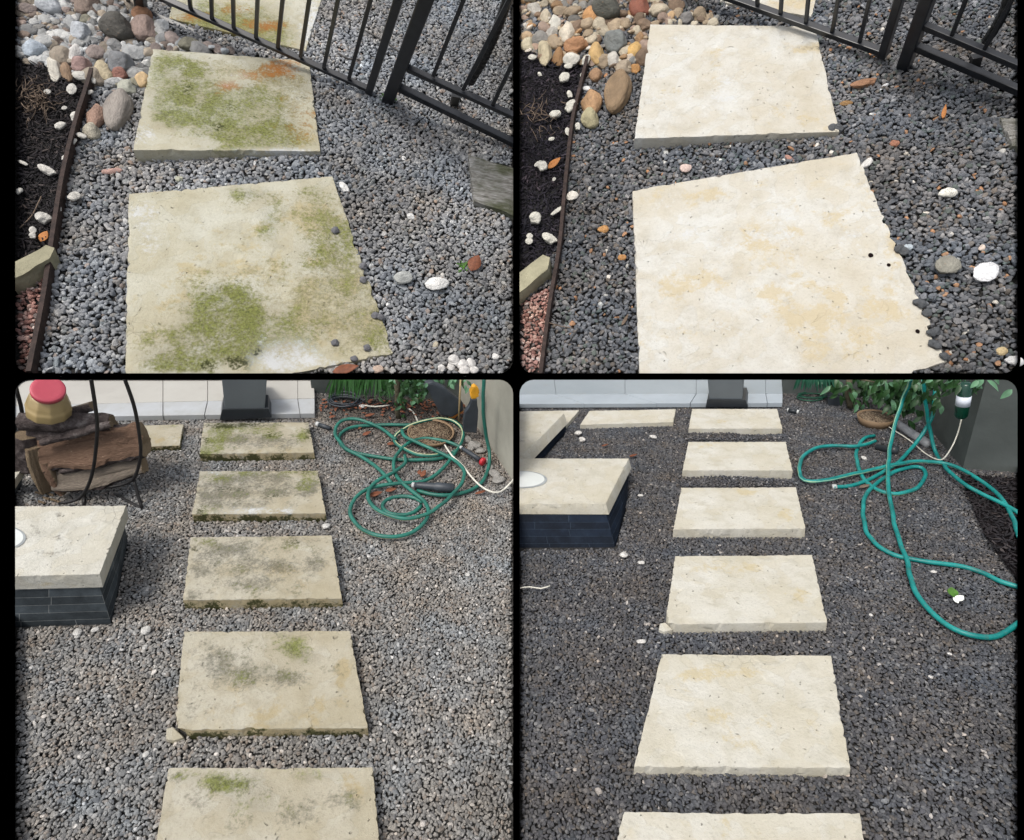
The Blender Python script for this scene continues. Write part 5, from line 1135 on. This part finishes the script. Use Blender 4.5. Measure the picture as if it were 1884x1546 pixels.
# trunks & shrubs
def shrub(bed, label, trunk, yg, xg, leaves, mats, lpx, extra=()):
    root = empty("shrub", bed.V(xg, yg), label, "shrub")
    bm = bmesh.new(); P = spline([bed.W(x, y, yg, xg) for x, y in trunk[0]], .02); tube(bm, P, trunk[1], 10)
    for v in bm.verts: v.co += Vector((noise.noise(v.co*40), noise.noise(v.co*40+Vector((5, 0, 0))), 0))*.004
    mk("trunk", bm, MTRUNK, parent=root, bed=bed, smooth=True)
    bm = bmesh.new()
    for b in extra: tube(bm, spline([bed.W(x, y, yg-2, xg) for x, y in b], .02), .0035, 6)
    if extra: mk("branches", bm, MTRUNK, parent=root, bed=bed, smooth=True)
    bms = [bmesh.new() for _ in mats]
    for (cx, cy, rx, ry, n, lo, hi) in leaves:
        for _ in range(n):
            while True:
                a, b = rnd.uniform(-1, 1), rnd.uniform(-1, 1)
                if a*a+b*b < 1: break
            x, y = cx+a*rx, cy+b*ry
            p = bed.W(x, y, lo or yg, xg) + bed.Y*rnd.uniform(-.05, .1); m1 = (p-CAM).dot(FW)/F
            d = (-bed.n*rnd.uniform(.3, 1.2) + bed.X*rnd.uniform(-1, 1) - bed.Y*rnd.uniform(-.2, .7))
            nr = (-bed.Y*.8 + bed.n*rnd.uniform(.2, 1) + bed.X*rnd.uniform(-.6, .6)).normalized()
            k = 0 if rnd.random() < .8 or len(mats) == 1 else 1
            leafmesh(bms[k], p, d, nr, lpx*m1*rnd.uniform(.7, 1.25), lpx*m1*rnd.uniform(.38, .55), rnd.uniform(.1, .5), seg=5)
    for b_, m_ in zip(bms, mats): mk("foliage", b_, m_, parent=root, bed=bed, fill=False, smooth=True)
    return root
shrub(BL, "slim mossy trunk with low dark leaves beside the palm, lower left bed", ([ax(((810, 400),))[0], ax(((795, 280),))[0], ax(((800, 150),))[0], ax(((800, 40),))[0], ax(((800, -80),))[0]], .010), 771, 732,
      [(*ab(A, 860, 170), 20, 20, 55, 0, 0), (*ab(A, 700, 130), 12, 14, 16, 0, 0), (*ab(A, 960, 110), 26, 20, 110, 0, 0), (*ab(A, 845, 330), 5, 10, 4, 0, 0), (*ab(A, 980, 30), 46, 16, 110, 0, 0)], (MLEAF, MLEAFP), 13)
shrub(BL, "overhanging pale green leaves above the trowel, lower left bed", ([(852, 700), (850, 660)], .003), 780, 850, [(*ab(A, 1300, 70), 8, 6, 7, 0, 0), (*ab(A, 1400, 55), 9, 6, 7, 0, 0), (*ab(A, 1490, 65), 7, 6, 5, 0, 0)], (MLEAFP, MLEAF), 14)
shrub(BR, "dense broad-leaved shrub overhanging the dish and hoses, lower right bed", ([ab(B_, 500, 260), ab(B_, 480, 150), ab(B_, 490, 20), ab(B_, 500, -90)], .012), 756, 1566,
      [(*ab(B_, 700, 90), 26, 20, 60, 0, 0), (*ab(B_, 860, 140), 26, 26, 75, 790, 0), (*ab(B_, 950, 270), 14, 22, 24, 805, 0), (*ab(B_, 1050, 120), 26, 22, 60, 815, 0), (*ab(B_, 1160, 170), 18, 22, 24, 832, 0), (*ab(B_, 1250, 50), 34, 12, 45, 855, 0), (*ab(B_, 1400, 40), 22, 12, 30, 885, 0), (*ab(B_, 560, 200), 10, 14, 22, 0, 0), (*ab(B_, 430, 100), 16, 14, 26, 0, 0)], (MLEAF, MLEAFP), 19,
      [[ab(B_, 490, 20), ab(B_, 700, 60), ab(B_, 900, 100)], [ab(B_, 900, 0), ab(B_, 1150, 50), ab(B_, 1400, 40)], [ab(B_, 950, 20), ab(B_, 960, 200)]])
shrub(BR, "few pale leaves hanging at the top right corner, lower right bed", ([ab(B_, 1800, 40), ab(B_, 1810, -60)], .003), 905, 1850, [(*ab(B_, 1730, 80), 8, 8, 3, 0, 0), (*ab(B_, 1810, 320), 4, 8, 2, 0, 0), (*ab(B_, 1620, 60), 6, 8, 2, 0, 0)], (MLEAFP,), 24)
# hanging bottle
P0 = BR.W(*ab(B_, 1378, 350), 892, 1762); P1 = BR.W(*ab(B_, 1420, 60), 892, 1762); Lb = (P1-P0).length; rb = 48*.2304*(P0-CAM).dot(FW)/F
r0 = empty("hanging_bottle", P0, "dark green bottle with a white band hanging against the wall, lower right bed", "bottle")
bm = bmesh.new(); lathe(bm, P0, P1-P0, [(0, rb*.3), (Lb*.03, rb*.7), (Lb*.1, rb*.95), (Lb*.35, rb), (Lb*.95, rb), (Lb, rb*.6)], 24); mk("body", bm, MBOT, parent=r0, bed=BR, smooth=True)
bm = bmesh.new(); lathe(bm, P0, P1-P0, [(Lb*.38, rb*1.03), (Lb*.65, rb*1.03)], 24); mk("band", bm, MLABEL, parent=r0, bed=BR, smooth=True)
stick(BR, [(*ab(B_, 1500, 70), .30), (*ab(B_, 1470, 240), .2), (*ab(B_, 1400, 520), .08)], .003, MDPL, "cord", "dark cord hanging from the bottle down the wall, lower right bed", "cord")
# small dark box
bx0 = empty("plastic_box", BR.V(*ab(B_, 378, 250)), "small dark blue-grey plastic box by the back wall, lower right bed", "box")
flat(BR, [ab(B_, *p_) for p_ in ((318, 248), (432, 250), (436, 175), (318, 170))], 748, 1537, .05, MDPL, "body", bx0, bw=.003)
flat(BR, [ab(B_, *p_) for p_ in ((312, 172), (440, 177), (440, 160), (314, 155))], 747, 1537, .056, MDPL, "lid", bx0, bw=.002)

# ---- scattered dead leaves and pebbles
k = 0
for x, y, l, w_, a in ((520, 540, 16, 9, 20), (740, 632, 14, 9, -10), (545, 372, 18, 8, 5), (600, 1095, 24, 12, 10), (1035, 905, 16, 10, 60), (740, 1055, 20, 10, 0), (1560, 1075, 22, 6, 10), (205, 385, 12, 7, 0), (960, 240, 20, 12, 30), (1000, 890, 10, 7, 80)):
    px = ab(A, x, y); one_leaf(BL, px[0], px[1], l, w_, a, MLEAFR, "dead_leaf", "small red-brown dead leaf on the gravel among the hose coils, lower left bed", h=.016, group="dead leaves among the hose coils, lower left bed")
for x, y, l, w_, wd in ((1113, 820, 12, 5, "red leaf near the crosswise slab"), (1165, 839, 14, 6, "rusty leaf just beyond the near slate box's corner"), (1590, 896, 18, 8, "tan leaf between hose loops")):
    one_leaf(BR, x, y, l, w_, 10, MLEAFR if x < 1500 else MTWIG, "dead_leaf", "%s, lower right bed" % wd, h=.016)
bm = bmesh.new()
for _ in range(150):
    x, y = rnd.uniform(590, 860), 737+abs(rnd.gauss(0, 16)); t = BL.t(x, y)/F; a = rnd.uniform(0, 6.28)
    leafmesh(bm, BL.V(x, y, .013), BL.X*math.cos(a)+BL.Y*math.sin(a), BL.n, rnd.uniform(5, 11)*t, rnd.uniform(3, 6)*t, rnd.uniform(-.3, .2), seg=3)
mk("leaf_litter", bm, MLEAFR, bed=BL, fill=False, smooth=True, label="brown leaf litter strewn beneath the palm and trunk, lower left bed", cat="leaf litter", kind="stuff")
fl_ = empty("fallen_blossom", BR.V(1760, 1098), "white fallen blossom with its green leaf on the dark gravel inside the hose loop", "blossom")
for (x, y, l, w_, a, mt, nm) in ((1752, 1092, 20, 17, 70, MLEAFG, "leaf"), (1765, 1103, 17, 13, 20, MPETAL, "petal"), (1758, 1106, 12, 9, 100, MPETAL, "petal")):
    bm = bmesh.new(); t = BR.t(x, y)/F; aa = math.radians(a); d = BR.X*math.cos(aa)+BR.Y*math.sin(aa); leafmesh(bm, BR.V(x, y, .02)-d*l*t*.5, d, BR.n, l*t, w_*t, -.3, seg=6); mk(nm, bm, mt, parent=fl_, bed=BR, fill=False, smooth=True)
for x, y, a, b, wd in ((1148, 1021, 14, 8, "flat white"), (1063, 797, 12, 6, "oval white"), (1071, 809, 12, 5, "flat cream"), (1202, 804, 9, 6, "small white"), (1180, 1035, 8, 8, "pink-white"), (1718, 1052, 7, 6, "round pinkish"), (1747, 1203, 6, 5, "little pale"), (1180, 1180, 9, 12, "upright pale"), (1255, 1072, 5, 6, "tiny pale"), (1603, 1132, 6, 4, "bright white"), (1713, 1246, 7, 6, "lower white"), (1590, 843, 14, 4, "long thin white"), (1178, 912, 6, 5, "speck-like white")):
    stone(BR, x, y, a, b, (.6, .58, .54), "%s pebble lying on the dark gravel, lower right bed" % wd, 5+x % 3, x*.1, None, "pale_pebble", sink=-.4)
for x, y, a, b, wd in ((143, 1163, 16, 9, "flat white"), (268, 1161, 16, 12, "rough white"), (267, 1191, 12, 6, "flat cream"), (175, 1158, 10, 9, "buff"), (142, 1171, 9, 7, "small grey-white"), (860, 1058, 8, 6, "little white"), (666, 748, 10, 6, "chalky"), (268, 1389, 10, 9, "pale grey"), (600, 968, 14, 9, "crumbly white"), (640, 1420, 8, 7, "low white")):
    stone(BL, x, y, a, b, (.5, .49, .46), "%s pebble lying on the pale gravel, lower left bed" % wd, 5+x % 3, x*.1, None, "pale_pebble", sink=-.4)
stick(BR, [(957, 1082), (975, 1080), (995, 1083), (1012, 1078)], .002, MWHOSE, "plastic_scrap", "thin white scrap on the gravel in front of the near slate box, lower right bed", "scrap", h=.018)

# ---- firewood and rack (lower left)
def log(bed, p, q, r, kind, label, prof=None, mats=None, taper=.0, group=None, roll=0.0):
    """split log: bark on the round side, wood on the split faces and the ends"""
    ax_ = (q-p); L = ax_.length; d = ax_.normalized(); side = d.cross(bed.n).normalized(); upv = side.cross(d).normalized()
    if roll: side, upv = side*math.cos(roll)+upv*math.sin(roll), upv*math.cos(roll)-side*math.sin(roll)
    bm = bmesh.new(); uvl = bm.loops.layers.uv.new("UVMap"); N = 36; M = 26; off = Vector((rnd.random()*30, 3, 1))
    sec = []
    for k in range(N):
        a = 2*math.pi*k/N
        if kind == 'round': rr_ = 1; bark = True
        elif kind == 'half':           # flat split face towards the viewer/top
            c = math.cos(a-math.pi*.5); lim = .45; rr_ = 1 if c < lim else lim/max(c, .01); bark = c < lim
        else:                          # wedge
            b = (a-math.pi*.5+math.pi) % (2*math.pi)-math.pi
            m_ = abs(b); bark = m_ > 2.1; rr_ = 1 if bark else (.42/max(.2, math.cos(min(abs(m_-1.05), 1.2))))
        sec.append((a, rr_, bark))
    rings = []
    for i in range(M+1):
        t = i/M; c = p + ax_*t; rad = r*(1-taper*abs(t-.5)*2)
        ring = []
        for a, rr_, bark in sec:
            w0 = side*math.cos(a)*rad*rr_ + upv*math.sin(a)*rad*rr_
            nz = noise.noise(Vector((math.cos(a)*1.3, math.sin(a)*1.3, t*L/r*.6))+off)*.22 + (noise.noise(Vector((math.cos(a)*5, math.sin(a)*5, t*L/r*2.2))+off)*.13 + noise.noise(Vector((math.cos(a)*11, math.sin(a)*11, t*L/r*5))+off)*.07 if bark else noise.noise(Vector((a*9, 0, t*1.1))+off)*.11 + noise.noise(Vector((a*22, 3, t*2.5))+off)*.05)
            ring.append(bm.verts.new(c + w0*(1+nz) + d*(noise.noise(Vector((a*2, 9, 0))+off)*r*.12*(1 if i in (0, M) else 0))))
        rings.append(ring)
    for i in range(M):
        for k in range(N):
            f = bm.faces.new((rings[i][k], rings[i][(k+1) % N], rings[i+1][(k+1) % N], rings[i+1][k])); f.smooth = kind == 'round'
            f.material_index = 0 if sec[k][2] and sec[(k+1) % N][2] else 1
            for lp, (u, v) in zip(f.loops, ((i/M, k/N), (i/M, (k+1)/N), ((i+1)/M, (k+1)/N), ((i+1)/M, k/N))): lp[uvl].uv = (u*3, v*3)
    for rg, fl2 in ((rings[0], True), (rings[-1], False)):
        f = bm.faces.new(rg[::-1] if fl2 else rg); f.material_index = 2
        for lp in f.loops: q_ = lp.vert.co-p; lp[uvl].uv = (q_.dot(side)/r*.6, q_.dot(upv)/r*.6)
    clip(bm, bed, False); bmesh.ops.recalc_face_normals(bm, faces=bm.faces[:])
    vs = [v.co for v in bm.verts]; org = sum(vs, Vector())/len(vs)
    for v in bm.verts: v.co -= org
    me = bpy.data.meshes.new("firewood_log"); bm.to_mesh(me); bm.free()
    for m_ in (mats or (MBARK, MW_RED, MW_END)): me.materials.append(m_)
    o = bpy.data.objects.new("firewood_log", me); COL.objects.link(o); o.location = org
    return tag(o, label, "log", group)
LG = lambda x, y, yg: BL.W(x, y, yg, 150)
rp = lambda px, yg=905: px*(BL.V(150, yg)-CAM).dot(FW)/F
gname = "split firewood logs stacked in the hoop rack"
WD = (MBARK, MW_GREY, MW_END); WR = (MBARK, MW_RED, MW_END); WG = (MW_GREY, MW_GREY, MW_END)
log(BL, LG(98, 886, 916), LG(262, 852, 903), rp(29), 'half', "grey weathered half log lying lowest at the front of the firewood rack", mats=(MBARK, MW_GREY, MW_END), taper=.3, group=gname, roll=-.9)
log(BL, LG(80, 838, 904), LG(262, 808, 894), rp(37), 'half', "big reddish split log with torn face in the middle of the firewood rack", mats=WR, taper=.2, group=gname, roll=-.95)
log(BL, LG(112, 868, 916), LG(256, 834, 903), rp(9), 'round', "narrow strip of dark bark between the red and grey logs", mats=WR, taper=.5, group=gname)
log(BL, LG(76, 815, 913), LG(205, 780, 904), rp(8), 'round', "thin bark-covered slab log on top of the red split log", mats=WD, taper=.3, group=gname)
log(BL, LG(38, 776, 893), LG(206, 778, 888), rp(18), 'round', "dark barked log with pale cut end, upper left of the firewood rack", mats=WD, taper=.2, group=gname)
log(BL, LG(60, 800, 886), LG(212, 796, 884), rp(24), 'round', "dark log deep inside the stack behind the thin bark slab", mats=WD, taper=.2, group=gname)
log(BL, LG(95, 768, 880), LG(170, 744, 874), rp(14), 'half', "short grey barked log poking up behind, topmost of the firewood", mats=WD, taper=.2, group=gname, roll=.4)
log(BL, LG(60, 825, 908), LG(86, 905, 914), rp(15), 'half', "pale upright split wedge at the left end of the firewood", mats=(MW_END, MW_END, MW_END), taper=.3, group=gname, roll=1.0)
log(BL, LG(86, 850, 912), LG(118, 908, 919), rp(13), 'half', "second upright split piece, in front of the pale wedge", mats=(MW_RED, MW_END, MW_END), taper=.3, group=gname, roll=.7)
log(BL, LG(48, 800, 896), LG(50, 862, 902), rp(22), 'round', "nearly black barked log end at the far left of the firewood", mats=WD, taper=.2, group=gname)
log(BL, LG(190, 800, 890), LG(268, 812, 892), rp(22), 'half', "tan log end sticking out at the right of the hoop rack", mats=(MW_RED, MW_RED, MW_END), taper=.25, group=gname, roll=.8)
for x, y in ((70, 905), (85, 915), (98, 918), (76, 922), (92, 908), (108, 921)):
    log(BL, BL.V(x-5, y, .012), BL.V(x+6, y+3, .014), .004, 'wedge', "small pale wood splinter on the gravel below the firewood", mats=(MW_END, MW_END, MW_END), group="wood splinters below the firewood")
rk = empty("firewood_rack", BL.V(158, 915), "black iron hoop rack holding the split logs, lower left bed", "log rack")
def rod(name, pts, yg, r=.0047):
    P = [BL.W(x, y, g, 150) if g else BL.V(x, y, .006) for x, y, g in [(p[0], p[1], (p[2] if len(p) > 2 else yg)) for p in pts]]
    bm = bmesh.new(); tube(bm, spline(P, .015), r, 8); return mk(name, bm, MROD, parent=rk, bed=BL, smooth=True)
rod("hoop", [(164, 660), (168, 699), (175, 745), (179, 785), (176, 830), (170, 870), (158, 902), (140, 920), (110, 926)], 936)
rod("hoop", [(215, 660), (230, 699), (246, 745), (255, 790), (259, 830), (254, 862), (244, 883), (222, 893), (195, 897)], 922)
rod("hoop", [(22, 680), (30, 715), (38, 745), (41, 762)], 885, .005)
rod("leg", [(246, 882, 920), (253, 908, 928), (261, 936, 0)], 920); rod("leg", [(261, 936, 0), (240, 925, 0), (212, 909, 0)], 920); rod("leg", [(156, 903, 922), (155, 920, 925), (154, 940, 0)], 920)
# jug on the logs
jr = empty("plastic_jug", BL.W(84, 765, 900, 150), "cloudy yellow plastic jug with a pink-red lid standing on the logs", "jug")
jp = BL.W(90, 762, 900, 150); ja = (BL.W(88, 700, 902, 150) - BL.W(90, 762, 900, 150)).normalized()
j2 = jp + ja*rp(64); R0 = rp(33)
bm = bmesh.new(); Lj = rp(56); lathe(bm, jp, ja, [(0, R0*.86), (Lj*.05, R0*.98), (Lj*.3, R0*1.0), (Lj*.38, R0*.94), (Lj*.5, R0*.9), (Lj*.72, R0*.78), (Lj*.82, R0*.55)], 10); bev(bm, R0*.06, 2)
mk("body", bm, MJUG, parent=jr, bed=BL, smooth=True)
jl = (ja + (CAM-jp).normalized()*.9).normalized(); bm = bmesh.new(); lathe(bm, jp+ja*Lj*.84+(CAM-jp).normalized()*R0*.22, jl, [(0, R0*.6), (Lj*.02, R0*.72), (Lj*.17, R0*.72), (Lj*.19, R0*.66), (Lj*.18, R0*.5)], 36); mk("lid", bm, MLID, parent=jr, bed=BL, smooth=True)
